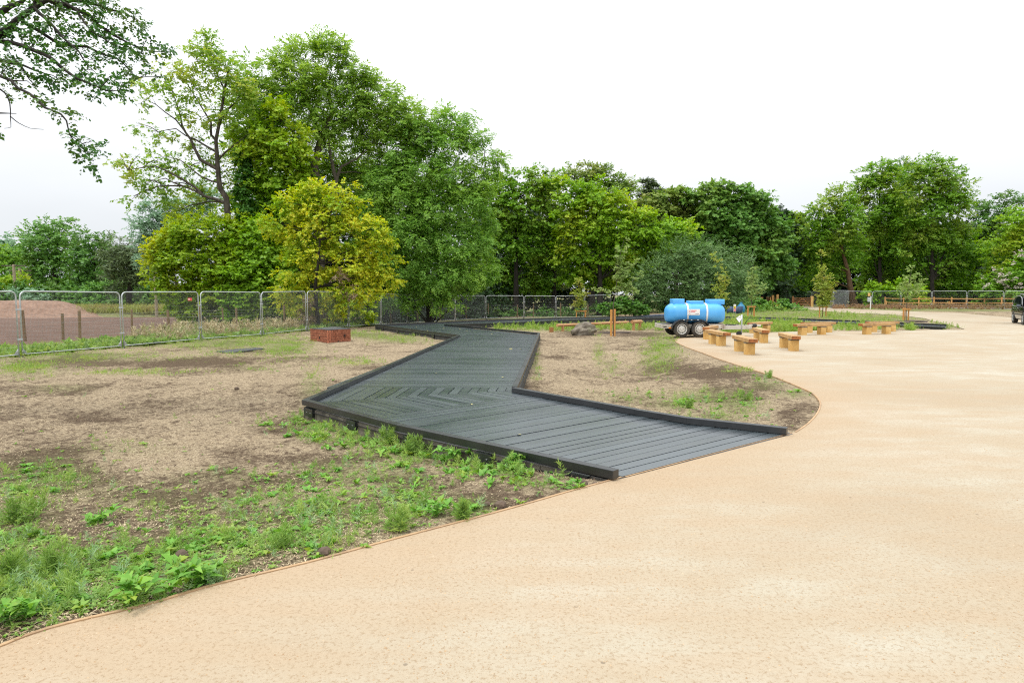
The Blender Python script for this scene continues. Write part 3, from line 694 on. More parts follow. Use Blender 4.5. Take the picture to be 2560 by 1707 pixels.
# ------------------------------------------------------------------ timber benches
def bench_parts(root, L, gap, w=.27, th=.11, h=.36, lw=.26):
    top = MB().box((0, 0, h + th / 2), (L, w, th)); t_ = obj('seat', top, M_OAKTOP, root, bevel=.008)
    for s_ in (-1, 1): obj('end_grain', MB().box((s_ * (L / 2 + .0015), 0, h + th / 2), (.004, w * .93, th * .88)), M_OAKEND, t_, bevel=.001)
    for s_ in (-1, 1):
        leg = obj('leg', MB().box((s_ * gap / 2, 0, h / 2 - .03), (lw, lw * .96, h + .03)), M_OAK, root, bevel=.008)
        obj('packer', MB().box((s_ * gap / 2, 0, h - .022), (lw + .01, lw * .93 + .02, .035)), M_SIDE, leg)
BN = [((1802, 864), (1783, 859.5), 1.9, 'timber bench nearest the water tank wheels, front one of the pair'),
      ((1766, 848.5), (1786, 843), 1.5, 'timber bench tucked behind the one nearest the water tank wheels'),
      ((1873, 886), (1848, 878), 1.75, 'timber bench nearest to the camera, with a bright orange end'),
      ((1911, 857.5), (1892, 850.5), 1.7, 'timber bench just right of the trailer coupling'),
      ((1984, 877), (1960, 869), 1.7, 'timber bench standing alone in the middle of the sand'),
      ((1920, 829.8), (1879, 833), 1.75, 'timber bench half hidden behind the trailer drawbar'),
      ((2003, 837.2), (2056, 836.5), 1.75, 'long timber bench left of the gap, the front one of the left rear pair'),
      ((2018, 831.6), (2072, 831), 1.7, 'timber bench behind another in the left rear pair'),
      ((2164, 835.7), (2218, 835), 1.75, 'rightmost timber bench, the front one of the right rear pair'),
      ((2179, 829.6), (2231, 829), 1.7, 'timber bench behind another in the right rear pair')]
for a, b, L, lb in BN:
    pa, pb = W(*a), W(*b); m_ = (pa + pb) / 2; d_ = pb - pa; gp = min(1.15, max(.8, d_.length))
    ang = math.atan2(d_.y, d_.x)
    if a[0] > 1990: ang += .12
    r_ = thing('timber_bench', lb, 'bench', (m_.x, m_.y, 0), ang, 'rough timber benches on the sand')
    bench_parts(r_, max(L, gp + .5), gp)

# ------------------------------------------------------------------ water tank trailer
T0 = W(1728, 843.5); TX = T0.x; TY = T0.y
tr = thing('water_bowser', 'blue plastic water tank on a twin axle galvanised trailer with white straps', 'water tank trailer', (TX, TY, 0))
def sx_(px, dy=0.0): return (px - CX) / F * (TY + dy) - TX
cyy = .85
wx = [sx_(1705.7), sx_(1750.8)]; RW = .325
def wheel(parent, x, y, r, wdt, side=-1):
    w_ = MB(); prof = [(-wdt / 2, r * .60), (-wdt / 2, r * .9), (-wdt * .38, r * .985), (-wdt * .1, r), (wdt * .1, r), (wdt * .38, r * .985), (wdt / 2, r * .9), (wdt / 2, r * .6)]
    w_.lathe(prof, 40, 'y', (x, y, r), False); wo = obj('wheel', w_, M_RUBBER, parent, auto=40)
    q = MB(); f = y + side * wdt / 2; e = side
    q.lathe([(f - e * .10, r * .62), (f + e * .004, r * .62), (f + e * .008, r * .585), (f - e * .03, r * .54), (f - e * .05, r * .50), (f - e * .022, r * .34), (f - e * .005, r * .30), (f - e * .005, r * .19), (f - e * .02, r * .17), (f + e * .006, r * .10), (f + e * .006, .002)], 36, 'y', (x, 0, r), False); obj('rim', q, M_WHEEL, wo, auto=40)
    hs = MB()
    for k in range(14):
        a = 2 * math.pi * k / 14; hs.box((x + math.cos(a) * r * .475, f - e * .036, r + math.sin(a) * r * .475), (.022, .035, .022), 0, Matrix.Rotation(-a, 3, 'Y'))
    obj('rim_slots', hs, M_BLACK, wo)
    return wo
for x in wx: wheel(tr, x, .10, RW, .19)
for x in wx: wheel(tr, x, 1.55, RW, .19, 1)
# tank: a fat rounded-end barrel, slightly squarish section
x0, x1 = sx_(1663.5, cyy), sx_(1807.5, cyy); zt = 1.36; zb = .52; zc = (zt + zb) / 2; rr = (zt - zb) / 2
mb = MB(); n = 40; st_ = 34; base = 0; rings = []
L_ = x1 - x0
for i in range(st_ + 1):
    u = i / st_; x = x0 + L_ * (.5 - .5 * math.cos(math.pi * u)) if False else x0 + L_ * u
    e_ = min(u, 1 - u) / .155; s_ = 1.0 if e_ >= 1 else (1 - (1 - e_) ** 2.3) ** .5
    s_ = max(s_, .02) * .55 + .45 * (1 if e_ >= 1 else max(.02, (1 - (1 - e_) ** 3)))
    s_ = .52 + .48 * (1.0 if e_ >= 1 else math.sin(e_ * math.pi / 2) ** .75)
    for xr in (.328, .672):
        if abs(u - xr) < .034: s_ *= .962
    for xr in (.295, .361, .639, .705):
        if abs(u - xr) < .012: s_ *= .985
    rings.append((x, s_))
for x, s_ in rings:
    for k in range(n):
        a = 2 * math.pi * k / n; ca, sa = math.cos(a), math.sin(a); p_ = 2.7
        rad = (abs(ca) ** p_ + abs(sa) ** p_) ** (-1 / p_)
        mb.v.append((x, cyy + .56 * rad * ca * s_, zc + rr * rad * sa * (s_ if sa > 0 else 1 - (1 - s_) * .42)))
m_ = len(rings)
for i in range(m_ - 1):
    for k in range(n): a = i * n + k; b = i * n + (k + 1) % n; mb.f.append((a, b, b + n, a + n))
ci = len(mb.v); mb.v.append((x0 - .03, cyy, zc)); mb.v.append((x1 + .03, cyy, zc))
for k in range(n): mb.f.append((ci, (k + 1) % n, k)); mb.f.append((ci + 1, (m_ - 1) * n + k, (m_ - 1) * n + (k + 1) % n))
tk = obj('tank', mb, M_TANK, tr, smooth=True)
sub = tk.modifiers.new('s', 'SUBSURF'); sub.levels = 1; sub.render_levels = 1
for a, b, h in ((1678, 1706, .15), (1719, 1753, .075), (1766.5, 1805, .135)):
    xa, xb = sx_(a, cyy), sx_(b, cyy)
    hb = MB().box(((xa + xb) / 2, cyy, zt + h / 2 - .03), (xb - xa, .62, h + .08)); obj('top_ridge', hb, M_TANK, tk, bevel=.035, smooth=True)
for px in (1711.3, 1758.3):
    x = sx_(px, cyy); q = MB(); wv = .034
    for k in range(41):
        a = 2 * math.pi * k / 40; ca, sa = math.cos(a), math.sin(a); rad = (abs(ca) ** 2.7 + abs(sa) ** 2.7) ** (-1 / 2.7)
        for dx, rs in ((-wv, .975), (wv, .975), (wv, .99), (-wv, .99)): q.v.append((x + dx, cyy + .56 * rad * ca * rs, zc + rr * rad * sa * rs))
    for k in range(40):
        for j in range(4): q.f.append((k * 4 + j, k * 4 + (j + 1) % 4, k * 4 + 4 + (j + 1) % 4, k * 4 + 4 + j))
    obj('strap', q, M_WHITE, tk)
# label on the tank
lx0, lx1 = sx_(1718, .28), sx_(1749.5, .28); lz1, lz0 = zc + .175, zc - .06
yl = cyy - .567
lab = obj('label_panel', MB().box(((lx0 + lx1) / 2, yl, (lz0 + lz1) / 2), (lx1 - lx0, .012, lz1 - lz0)), M_WHITE, tr, bevel=.002)
M_REDINK = plain('red_lettering', (.72, .05, .07), .5, var=.05); M_GREYINK = plain('grey_lettering', (.16, .16, .24), .5, var=.05)
def text_obj(name, body, size, mat, parent, loc, rot, shear=0.0, ext=.0012):
    cu = bpy.data.curves.new(name, 'FONT'); cu.body = body; cu.size = size; cu.extrude = ext; cu.shear = shear; cu.align_x = 'LEFT'
    t_ = bpy.data.objects.new(name + '_tmp', cu); COL.objects.link(t_); bpy.context.view_layer.update()
    me = bpy.data.meshes.new_from_object(t_.evaluated_get(bpy.context.evaluated_depsgraph_get())); bpy.data.objects.remove(t_)
    me.materials.clear(); me.materials.append(mat); o = bpy.data.objects.new(name, me); COL.objects.link(o); o.parent = parent; o.location = loc; o.rotation_euler = rot; return o
text_obj('lettering', 'CBBP', .125, M_REDINK, lab, (lx0 + .045, yl - .0075, lz1 - .125), (math.pi / 2, 0, 0), .45)
obj('small_print', MB().box((lx1 - .11, yl - .0075, lz0 + .055), (.13, .002, .022)), M_GREYINK, lab)
obj('small_print', MB().box((lx0 + .09, yl - .0075, lz0 + .06), (.06, .002, .018)), M_GREYINK, lab)
# chassis
cl, cr = sx_(1654, .3), sx_(1812, .3)
for y_ in (.26, 1.42): obj('chassis_rail', MB().bar((cl, y_, .43), (cr, y_, .43), .06, .17), M_CHASSIS, tr, bevel=.004)
obj('cross_member', MB().bar((cl + .02, .2, .43), (cl + .02, 1.48, .43), .07, .16), M_CHASSIS, tr, bevel=.004)
obj('cross_member', MB().bar((cr - .03, .2, .43), (cr - .03, 1.48, .43), .06, .16), M_CHASSIS, tr, bevel=.004)
obj('tank_cradle', MB().box(((cl + cr) / 2, cyy, .5), (cr - cl - .1, 1.0, .05)), M_BLACK, tr)
obj('rear_slot', MB().box((cl + .12, .228, .42), (.14, .006, .04)), M_BLACK, tr)
xe = sx_(1880, .8)
db = MB(); db.bar((cr - .05, .55, .36), (xe, cyy, .37), .1, .16); db.bar((cr - .05, 1.15, .36), (xe, cyy, .37), .1, .16); obj('drawbar', db, M_CHASSIS, tr, bevel=.005)
obj('coupling', MB().bar((xe - .1, cyy, .44), (xe + .38, cyy, .43), .1, .09), M_CHASSIS, tr, bevel=.015)
obj('coupling_bellows', MB().lathe([(xe + .03, .06), (xe + .06, .085), (xe + .09, .07), (xe + .12, .088), (xe + .15, .07), (xe + .18, .085), (xe + .21, .06)], 16, 'x', (0, cyy, .43)), M_BLACK, tr, smooth=True)
jx = sx_(1848.5, .7)
jw = obj('jockey_wheel', MB().lathe([(-.035, .06), (-.035, .105), (.035, .105), (.035, .06)], 20, 'y', (jx, cyy - .15, .11)), M_BLACK, tr)
obj('jockey_tube', MB().tube([(jx + .1, cyy - .15, .12), (jx + .1, cyy - .15, .88)], .028, 10), M_GALV, tr, smooth=True)
obj('handbrake', MB().tube([(jx + .26, cyy, .45), (jx + .33, cyy, .58), (jx + .52, cyy, .80)], .014, 8), M_BLACK, tr, smooth=True)
obj('hose', MB().tube([(cr + .0, .6, .46), (cr + .2, .62, .485), (cr + .5, .7, .47), (cr + .75, cyy, .48)], .02, 8), M_BLACK, tr, smooth=True)
bag = MB(); bag.add([(jx - .14, cyy - .2, .73), (jx + .02, cyy - .21, .86), (jx + .08, cyy - .19, .72), (jx - .02, cyy - .22, .56), (jx - .14, cyy - .16, .73), (jx + .02, cyy - .17, .86), (jx + .08, cyy - .16, .72), (jx - .02, cyy - .17, .56)], [(0, 1, 2, 3), (7, 6, 5, 4), (0, 4, 5, 1), (1, 5, 6, 2), (2, 6, 7, 3), (3, 7, 4, 0)])
o = obj('document_sleeve', bag, M_WHITE, None, bevel=.004); o.location = (TX, TY, 0); tag(o, 'small white plastic sleeve hanging on the trailer jockey post', 'plastic sleeve')
# mudguard
mg = MB(); P = []
xa, xb = wx[0] - .42, wx[1] + .42; cw = [(xa + .0, .34), (xa + .05, .48), (xa + .18, .62), (xa + .33, .70), (xa + .42, .715), (xb - .42, .715), (xb - .33, .70), (xb - .18, .62), (xb - .05, .48), (xb + .0, .34)]
for x, z in cw: mg.v += [(x, -.03, z), (x, .25, z), (x, .25, z - .02), (x, -.03, z - .045)]
for i in range(len(cw) - 1):
    for j in range(4): mg.f.append((i * 4 + j, i * 4 + (j + 1) % 4, i * 4 + 4 + (j + 1) % 4, i * 4 + 4 + j))
k = (len(cw) - 1) * 4; mg.f += [(0, 1, 2, 3), (k + 3, k + 2, k + 1, k)]
mgo = obj('mudguard', mg, M_BLACK, tr)
for x in (wx[0] + .06, wx[0] + .36, wx[1] - .1): obj('marker', MB().box((x, -.034, .70), (.05, .008, .02)), M_WHITE, mgo)
for x in (wx[0] + .06, wx[1] + .05): obj('mudguard_stay', MB().bar((x, .0, .70), (x, .2, .45), .05, .012), M_BLACK, tr)
obj('side_light', MB().box((xa - .04, .1, .375), (.1, .05, .05)), M_AMBER, tr, bevel=.01)

# ------------------------------------------------------------------ brick ring, ground cover plate, rock, logs
M_BRICK = None
t = NT('perforated_terracotta'); c = t.coord(); M_BRICK = t.done(t.bsdf(t.ramp(t.noise(c, 7, 4, .6), [(.3, (.34, .105, .055)), (.7, (.50, .20, .115))]), .8, .2, bump=t.noise(c, 50, 2), bstr=.3))
M_HOLE = plain('brick_hole_shade', (.03, .012, .008), .95)  # dark colour for blocks on the brick face, painting the shade inside holes
M_GRID = plain('grey_plastic_grid', (.06, .062, .065), .6, var=.5, scale=20)
br = GP(822, 857.5); brk = thing('brick_ring', 'low red ring of perforated bricks with a dark cover on the left plot', 'brick chamber', br)
bz = h1(br.x, br.y) + .0; brk.location.z = bz - .02
corner = [W(776, 852.5, br.z) - br, Vector((0, 0, 0)), W(877, 853.5, br.z) - br, Vector((.42, 1.25, 0)), Vector((-.25, 1.8, 0)), Vector((-.98, 1.2, 0))]
for p in corner: p.z = 0
cw_ = MB(); hb = MB(); HB = .52
for i in range(6):
    a, b = corner[i], corner[(i + 1) % 6]; L = (b - a).length; t_ = (b - a) / L; nrm = Vector((t_.y, -t_.x, 0))
    nc = 5; ch = HB / nc
    for c_ in range(nc):
        x = -(c_ % 2) * .11
        while x < L:
            xs, xe_ = max(0, x), min(L, x + .215)
            if xe_ - xs > .03:
                j = random.uniform(-.006, .006); p0 = a + t_ * (xs + .003) + nrm * j; p1 = a + t_ * (xe_ - .003) + nrm * j; q0 = p0 - nrm * .1; q1 = p1 - nrm * .1
                cw_.prism([(p0.x, p0.y), (p1.x, p1.y), (q1.x, q1.y), (q0.x, q0.y)], c_ * ch + .002, (c_ + 1) * ch - .004)
                if i in (0, 1, 2, 5):
                    nh = int((xe_ - xs) / .033)
                    for k in range(nh):
                        for zz in (.3, .68):
                            if random.random() < .06: continue
                            pc = a + t_ * (xs + (k + .5) * (xe_ - xs) / nh) + nrm * (j + .0012)
                            hb.box((pc.x, pc.y, (c_ + zz) * ch), (.018, .003, .026), math.atan2(t_.y, t_.x))
            x += .22
wl = obj('brick_wall', cw_, M_BRICK, brk); obj('perforation_shade', hb, M_HOLE, wl)
for (f_, i, z, s_) in ((.52, 0, .20, .075), (.72, 1, .27, .09), (.43, 1, .05, .06)):
    a, b = corner[i], corner[i + 1]; p = a.lerp(b, f_); obj('drain_hole_shade', MB().box((p.x, p.y - .004, z), (s_, .03, s_ * 1.2), math.atan2((b - a).y, (b - a).x)), M_HOLE, wl, bevel=.01)
lid = MB(); cc_ = sum(corner, Vector()) / 6; lid.prism([((cc_ + (p - cc_) * 1.01).x, (cc_ + (p - cc_) * 1.01).y) for p in corner], HB + .002, HB + .022)
obj('cover', lid, M_GRID, brk)
q = [GP(541, 880), GP(572, 884), GP(662, 873), GP(630, 869)]; cz = h1(q[0].x, q[0].y)
pm = MB(); pm.prism([(p.x, p.y) for p in q], -.02, .012); o = obj('grid_mat', pm, M_GRID, None)
o.location = (0, 0, max(h1(p.x, p.y) for p in q)); tag(o, 'flat dark grey plastic grid lying on the left plot', 'ground mat')

def rock(name, c, size, label, mat, seed, cat='rock', detail=3, flat=.0):
    bm = bmesh.new(); bmesh.ops.create_icosphere(bm, subdivisions=detail, radius=1)
    for v in bm.verts:
        p = v.co; nn = fbm(np.array([p.x * 1.3 + seed]), np.array([p.y * 1.3 + p.z * 1.7]), seed)[0] - .47
        n2 = vnoise(np.array([p.x * 3 + seed]), np.array([p.y * 3 + p.z * 4]), seed + 3)[0] - .5
        v.co = p * (1 + nn * .7 + n2 * .10)
        v.co.x *= size[0] / 2; v.co.y *= size[1] / 2; v.co.z = max(v.co.z, -.55) * size[2] / 2
    me = bpy.data.meshes.new(name); bm.to_mesh(me); bm.free(); me.materials.append(mat)
    if detail > 2: me.polygons.foreach_set('use_smooth', [True] * len(me.polygons)); me.set_sharp_from_angle(angle=R(25))
    o = bpy.data.objects.new(name, me); COL.objects.link(o); o.location = c; o.rotation_euler = (0, 0, seed * .7)
    return tag(o, label, cat)
M_ROCK = plain('grey_rock', (.20, .17, .13), .9, var=.5, scale=3, bump=.8, dirt=(.10, .115, .05))
M_CLOD = plain('earth_clod', (.12, .085, .06), .95, var=.4, scale=8, bump=.8)
p = GP(1463, 838); ro = rock('boulder', (p.x, p.y + .3, h1(p.x, p.y) + .17), (1.25, .8, .80), 'grey slab sided boulder lying in front of the log rail', M_ROCK, 3, 'boulder', 4); ro.rotation_euler = (.15, -.12, .35)
for px, py, s_, lb in ((1460, 1212, .085, 'brown clod at the path edge by the boardwalk end, left one'), (1487, 1215, .055, 'small brown clod at the path edge by the boardwalk end, right one'), (1250, 1268, .10, 'round brown stone on the plot edge below the tall feathery weeds'), (1218, 1263, .06, 'flat dark pebble left of the round brown stone'),
                       (810, 1386, .10, 'brown stone on the sand edge low in the left half of the photo'), (1195, 1152, .12, 'lump of red clay under the boardwalk side'), (1235, 1153, .14, 'largest lump of clay under the boardwalk side'), (592, 974, .10, 'dark clod alone on the bare left plot'), (455, 1393, .09, 'pinkish stone among the near weeds')):
    p = GP(px, py); rock('stone', (p.x, p.y, h1(p.x, p.y) + s_ * .2), (s_, s_ * .9, s_ * .75), lb, M_CLOD, int(px) % 17, 'stone', 2)
def log(parent, a, b, r, name='log'):
    n = 14; P = [a.lerp(b, i / n) + Vector((0, 0, math.sin(i * 1.3) * .004)) for i in range(n + 1)]
    return obj(name, MB().tube(P, [r * (1 + .04 * math.sin(i * 2.1)) for i in range(n + 1)], 14), M_LOG, parent, world=True, auto=50)
a0 = GP(1403, 828.5); a1 = GP(1553, 819.5); zg = h1(a0.x, a0.y)
lr = thing('log_rail', 'long low rail of peeled round logs behind the boulder', 'log rail', (a0.x, a0.y, 0))
s0 = D(1393, 813.5, a0.y - .1); s1 = D(1571, 805.5, a1.y + .3); mid = s0.lerp(s1, .42)
s0.z += .0
log(lr, s0, mid - Vector((.01, 0, 0)), .075); log(lr, mid, s1, .075)
for f_ in (.07, .42, .9):
    p = s0.lerp(s1, f_); obj('leg', MB().tube([(p.x, p.y, h1(p.x, p.y) - .1), (p.x, p.y, p.z - .03)], .075, 12), M_LOG, lr, world=True)
lg = thing('short_log_rail', 'short peeled log on two stub legs right of the long log rail', 'log rail', W(1590, 820))
s0 = D(1580, 804.8, 33.6); s1 = D(1603, 803.6, 34.6); log(lg, s0, s1, .09)
for f_ in (.18, .86):
    p = s0.lerp(s1, f_); obj('leg', MB().tube([(p.x, p.y, h1(p.x, p.y) - .1), (p.x, p.y, p.z - .03)], .075, 12), M_LOG, lg, world=True)
p = GP(1378.5, 830.5); o = obj('wooden_stump', MB().box((0, 0, .08), (.2, .2, .28)), M_GATE, None, bevel=.012); o.location = (p.x, p.y, h1(p.x, p.y) + .0); tag(o, 'small square wooden stump left of the long log rail', 'stump')

# ------------------------------------------------------------------ foliage engine
def unit(v): return v / (np.linalg.norm(v, axis=1, keepdims=True) + 1e-9)
def leaf_quads(B, d, nrm, L, Wd, bend=.25):
    w = unit(np.cross(d, nrm)); n = np.cross(w, d)
    L = L[:, None]; Wd = Wd[:, None]
    mid = B + d * L * .45 + n * L * bend * .35
    tip = B + d * L - n * L * bend * .3
    V = np.stack([B, mid + w * Wd * .5, tip, mid - w * Wd * .5], 1).reshape(-1, 3)
    return V, np.arange(len(V)).reshape(-1, 4)
def rdir(n, r=None): return unit((r or rng).normal(size=(n, 3)))
def blob_world(b):
    px, py, d, rp = b[:4]; ry = b[4] if len(b) > 4 else rp; c = D(px, py, d); k = d / F
    return np.array(c), np.array([rp * k, (rp + ry) / 2 * k * .95, ry * k])
CD, LS = 9.0, 1.3
def make_crown(blobs, rc, dens=1.0, sprays=9, nl=9, leaf=.16, aspect=.42, droop=-.15, flat=.6, spread=.74, seed=0, inner=.45, spray_len=.55, back=-.45):
    """clumps over each blob -> sprays (twigs) -> leaves. returns V, Q, clump centres per blob"""
    r = np.random.default_rng(seed); OV = []; cents = []
    for b in blobs:
        c, Rr = blob_world(b); mean = Rr.mean()
        n = max(4, int(dens * CD * (mean / rc) ** 2)) if mean > rc else max(2, int(dens * 4))
        u = rdir(n * 2, r); u = u[(u[:, 1] < -back)][:n]
        if len(u) == 0: continue
        f = (1 - inner * r.random(len(u)) ** 1.4)
        cc = c + u * Rr * f[:, None] + r.normal(size=(len(u), 3)) * rc * .15
        cents.append((c, cc))
        k = len(cc)
        cs = rc * (.65 + .7 * r.random(k))
        S = np.repeat(cc, sprays, 0); out = np.repeat(u, sprays, 0); css = np.repeat(cs, sprays)[:, None]
        off = rdir(len(S), r) * (r.random((len(S), 1)) ** .5) * css * spread; off[:, 2] *= flat
        so_ = S + off
        sd = unit(out * .75 + unit(off) * .8 + r.normal(size=off.shape) * .35 + np.array([0, 0, droop]))
        tt = (np.arange(nl) + .5) / nl
        P = so_[:, None, :] + sd[:, None, :] * (tt[None, :, None] * spray_len * css[:, None, :])
        side = unit(np.cross(sd, np.array([0, 0, 1.0]) + r.normal(size=sd.shape) * .25))
        alt = np.where(np.arange(nl) % 2 == 0, 1, -1)[None, :, None]
        ld = sd[:, None, :] * .55 + side[:, None, :] * alt * .8 + r.normal(size=P.shape) * .28
        P[:, :, 2] += droop * (tt ** 2)[None, :] * spray_len * css * .4
        OV.append((P.reshape(-1, 3), unit(ld.reshape(-1, 3)), np.repeat(unit(off + out * .6 * css), nl, 0)))
    B = np.concatenate([o[0] for o in OV]); d = np.concatenate([o[1] for o in OV]); on = np.concatenate([o[2] for o in OV]); n = len(B)
    nr = unit(np.array([0, 0, .75]) + on * .75 + r.normal(size=(n, 3)) * .38)
    L = leaf * LS * (.6 + .8 * r.random(n)); V, Q = leaf_quads(B, d, nr, L, L * aspect * (.8 + .4 * r.random(n)))
    return V, Q, cents
def limb(mb, a, b, r0, r1, wob=.12, n=6, sides=5, rise=.25):
    a = Vector(a); b = Vector(b); L = (b - a).length; P = []
    for i in range(n + 1):
        t_ = i / n; p = a.lerp(b, t_); k = math.sin(math.pi * t_)
        p += Vector((random.uniform(-1, 1), random.uniform(-1, 1), random.uniform(-.6, .6))) * wob * L * .25 * k + Vector((0, 0, rise * L * .25 * k)); P.append(p)
    mb.tube(P, [r0 + (r1 - r0) * (i / n) for i in range(n + 1)], sides, False); return P
def tree(name, label, group, base, trunk, blobs, lm, bm_=M_BARK, r0=.22, twigs=.5, cat='tree', extra=None, limbs=None, lr=.35, recess=.34, **kw):
    """base: (px, d) of the foot, trunk: list of (px, py) up the stem at distance d"""
    d = base[1]; bx = (base[0] - CX) / F * d; bz = h1(bx, d); root = thing(name, label, cat, (bx, d, bz), 0, group)
    y0_ = min(b[1] for b in blobs); y1_ = max(b[1] for b in blobs); hz_ = (y1_ - y0_) / F * d
    dd = lambda b: d + recess * hz_ * (max(0, (b[1] - y0_) / (y1_ - y0_ + 1e-6) - .25) / .75) ** 1.3 - .05 * hz_
    V, Q, cents = make_crown([(b[0], b[1], b[4] if len(b) > 4 else dd(b), b[2], b[3] if len(b) > 3 and b[3] else b[2]) for b in blobs], **kw)
    if extra is not None:
        V2, Q2, c2 = extra; Q = np.concatenate([Q, Q2 + len(V)]); V = np.concatenate([V, V2])
    npobj('crown', V, Q, lm, root)
    mb = MB(); T = [Vector((bx, d, bz - .2))] + [D(p[0], p[1], p[2] if len(p) > 2 else d) for p in trunk]
    m = len(T); mb.tube(T, [r0 * (1.25 if i == 0 else 1) * (1 - .75 * i / (m - 1)) for i in range(m)], 9, False)
    for lp_ in (limbs or []):
        P = [D(p[0], p[1], (p[2] if len(p) > 2 else d)) for p in lp_[0]]; ra = lp_[1]; k = len(P)
        # refine a bit so that limbs bend
        P2 = []
        for a, b in zip(P[:-1], P[1:]):
            P2.append(a); L = (b - a).length; P2.append(a.lerp(b, .5) + Vector((random.uniform(-1, 1), random.uniform(-.5, .5), random.uniform(-1, 1))) * L * .05)
        P2.append(P[-1]); k = len(P2)
        mb.tube(P2, [ra * (1 - .85 * i / (k - 1)) for i in range(k)], 6, False); T = T + P2
    for c, cc in cents:
        c = Vector(c); cand = [q for q in T if q.z < c.z + .3] or T[:1]
        s_ = min(cand, key=lambda q: (q - c).length + .3 * abs(q.x - c.x)); ln_ = (s_ - c).length; ra_ = min(r0 * lr, .012 + .012 * ln_); P = limb(mb, s_, c, ra_, ra_ * .35, sides=5)
        for q in cc:
            if random.random() < twigs: limb(mb, P[random.choice((3, 4, 5, 6))], Vector(q), max(.012, ra_ * .4), .008, n=4, sides=3)
    obj('trunk', mb, bm_, root, world=True, smooth=True)
    return root

L_ASH = leafmat('leaf_ash', (.095, .185, .022), (.185, .285, .040), (.22, .31, .045), .40, .30)
L_ASH2 = leafmat('leaf_ash_feathery', (.080, .180, .025), (.165, .285, .048), (.20, .30, .04), .40, .25)
L_MAPLE = leafmat('leaf_maple', (.080, .175, .008), (.17, .29, .016), (.30, .33, .03), .38, .22)
L_MAPLE2 = leafmat('leaf_maple_mid', (.060, .145, .010), (.13, .245, .020), (.20, .23, .035), .36, .22)
L_DARK = leafmat('leaf_dark', (.030, .088, .014), (.075, .165, .024), (.10, .14, .025), .3, .2)
L_SHADE = leafmat('leaf_painted_shade', (.008, .022, .005), (.020, .048, .010), None, .15)  # leaf colour darkened to near black, standing in for shade under the trees
L_YELLOW = leafmat('leaf_yellow', (.64, .57, .04), (.34, .50, .035), (.14, .33, .02), .42, .50, fr=.65, lb=1.15)
L_YG = leafmat('leaf_yellow_green', (.15, .30, .015), (.30, .42, .02), (.48, .46, .04), .42, .3, lb=1.25)
L_SPARSE = leafmat('leaf_sparse_top', (.13, .27, .035), (.26, .40, .055), (.40, .42, .07), .42, .4, lb=1.25)
L_OVER = leafmat('leaf_overhang', (.014, .055, .010), (.045, .12, .018), (.08, .11, .018), .28, 1.2)
L_WILLOW = leafmat('leaf_willow', (.055, .115, .034), (.105, .170, .058), None, .3)
L_FAR = leafmat('leaf_far_green', (.055, .140, .026), (.105, .205, .036), (.14, .20, .03), .32, .15)
L_FARG = leafmat('leaf_far_grey', (.11, .19, .115), (.16, .25, .15), None, .3)
L_BROWN = leafmat('leaf_brownish', (.075, .14, .02), (.145, .215, .038), (.19, .18, .05), .32, .3)
L_CON = leafmat('leaf_conifer', (.045, .075, .028), (.085, .115, .04), None, .25)
L_PALE = leafmat('leaf_pale', (.17, .27, .07), (.29, .39, .13), (.38, .40, .16), .4, 1.5, lb=1.25)
L_YSAP = leafmat('leaf_sapling_yellow', (.20, .29, .04), (.32, .38, .07), (.33, .24, .07), .4, 1.2, lb=1.25)
L_IVY = leafmat('leaf_ivy', (.03, .09, .012), (.06, .15, .02), None, .25)
L_PINK = leafmat('blossom', (.38, .33, .30), (.55, .47, .44), (.12, .18, .05), .3, 1.2, fr=.4, lb=1.25)
L_DEAD = leafmat('dead_foliage', (.13, .095, .055), (.24, .18, .10), None, .2, lb=1.25)

# ------------------------------------------------------------------ trees
# sparse tall tree
tree('sparse_tree', 'tall thin-leaved tree with bare grey branches against the sky, left of the big ash', None, (572, 40),
     [(571, 620), (569, 531), (566, 495), (550, 471), (545, 427), (542, 381), (540, 351), (550, 300), (564, 212), (572, 170)],
     [(510, 122, 30), (488, 150, 28), (540, 140, 30), (455, 180, 30), (580, 175, 34), (425, 160, 18), (600, 210, 38), (540, 195, 34), (400, 215, 28), (350, 195, 26), (480, 225, 34), (620, 250, 36), (380, 245, 24), (440, 270, 28), (350, 260, 18), (565, 270, 36), (500, 300, 28), (620, 310, 30), (380, 330, 22), (340, 308, 16), (430, 330, 24), (600, 360, 28), (480, 370, 28), (350, 385, 22), (300, 395, 24), (400, 400, 30), (330, 430, 28), (440, 420, 30), (500, 410, 28), (370, 460, 30), (335, 490, 20), (420, 480, 32), (480, 470, 30), (560, 430, 28), (520, 500, 30), (600, 470, 30), (440, 530, 30), (510, 90, 12), (530, 100, 14)],
     L_SPARSE, M_BARKM, r0=.22, twigs=.75, rc=.62, dens=.60, sprays=8, nl=7, leaf=.145, aspect=.55, droop=-.05, spread=1.0, seed=1, inner=.9, lr=.26, back=-2,
     limbs=[([(542, 422), (501, 400), (477, 349), (455, 313), (447, 275), (425, 207)], .12), ([(477, 349), (440, 300), (390, 262), (350, 240)], .06), ([(566, 509), (509, 490), (479, 463), (427, 433), (389, 416), (320, 425)], .11), ([(509, 490), (457, 465), (414, 446), (389, 454)], .07),
            ([(540, 351), (528, 338), (528, 308), (505, 270), (480, 230), (460, 190)], .09), ([(542, 381), (490, 350), (440, 322), (395, 330)], .07), ([(550, 300), (590, 255), (610, 215)], .07), ([(564, 240), (545, 190), (515, 140), (510, 100)], .06), ([(545, 400), (590, 360), (630, 330)], .07), ([(560, 460), (500, 440), (450, 400), (400, 392)], .06)])
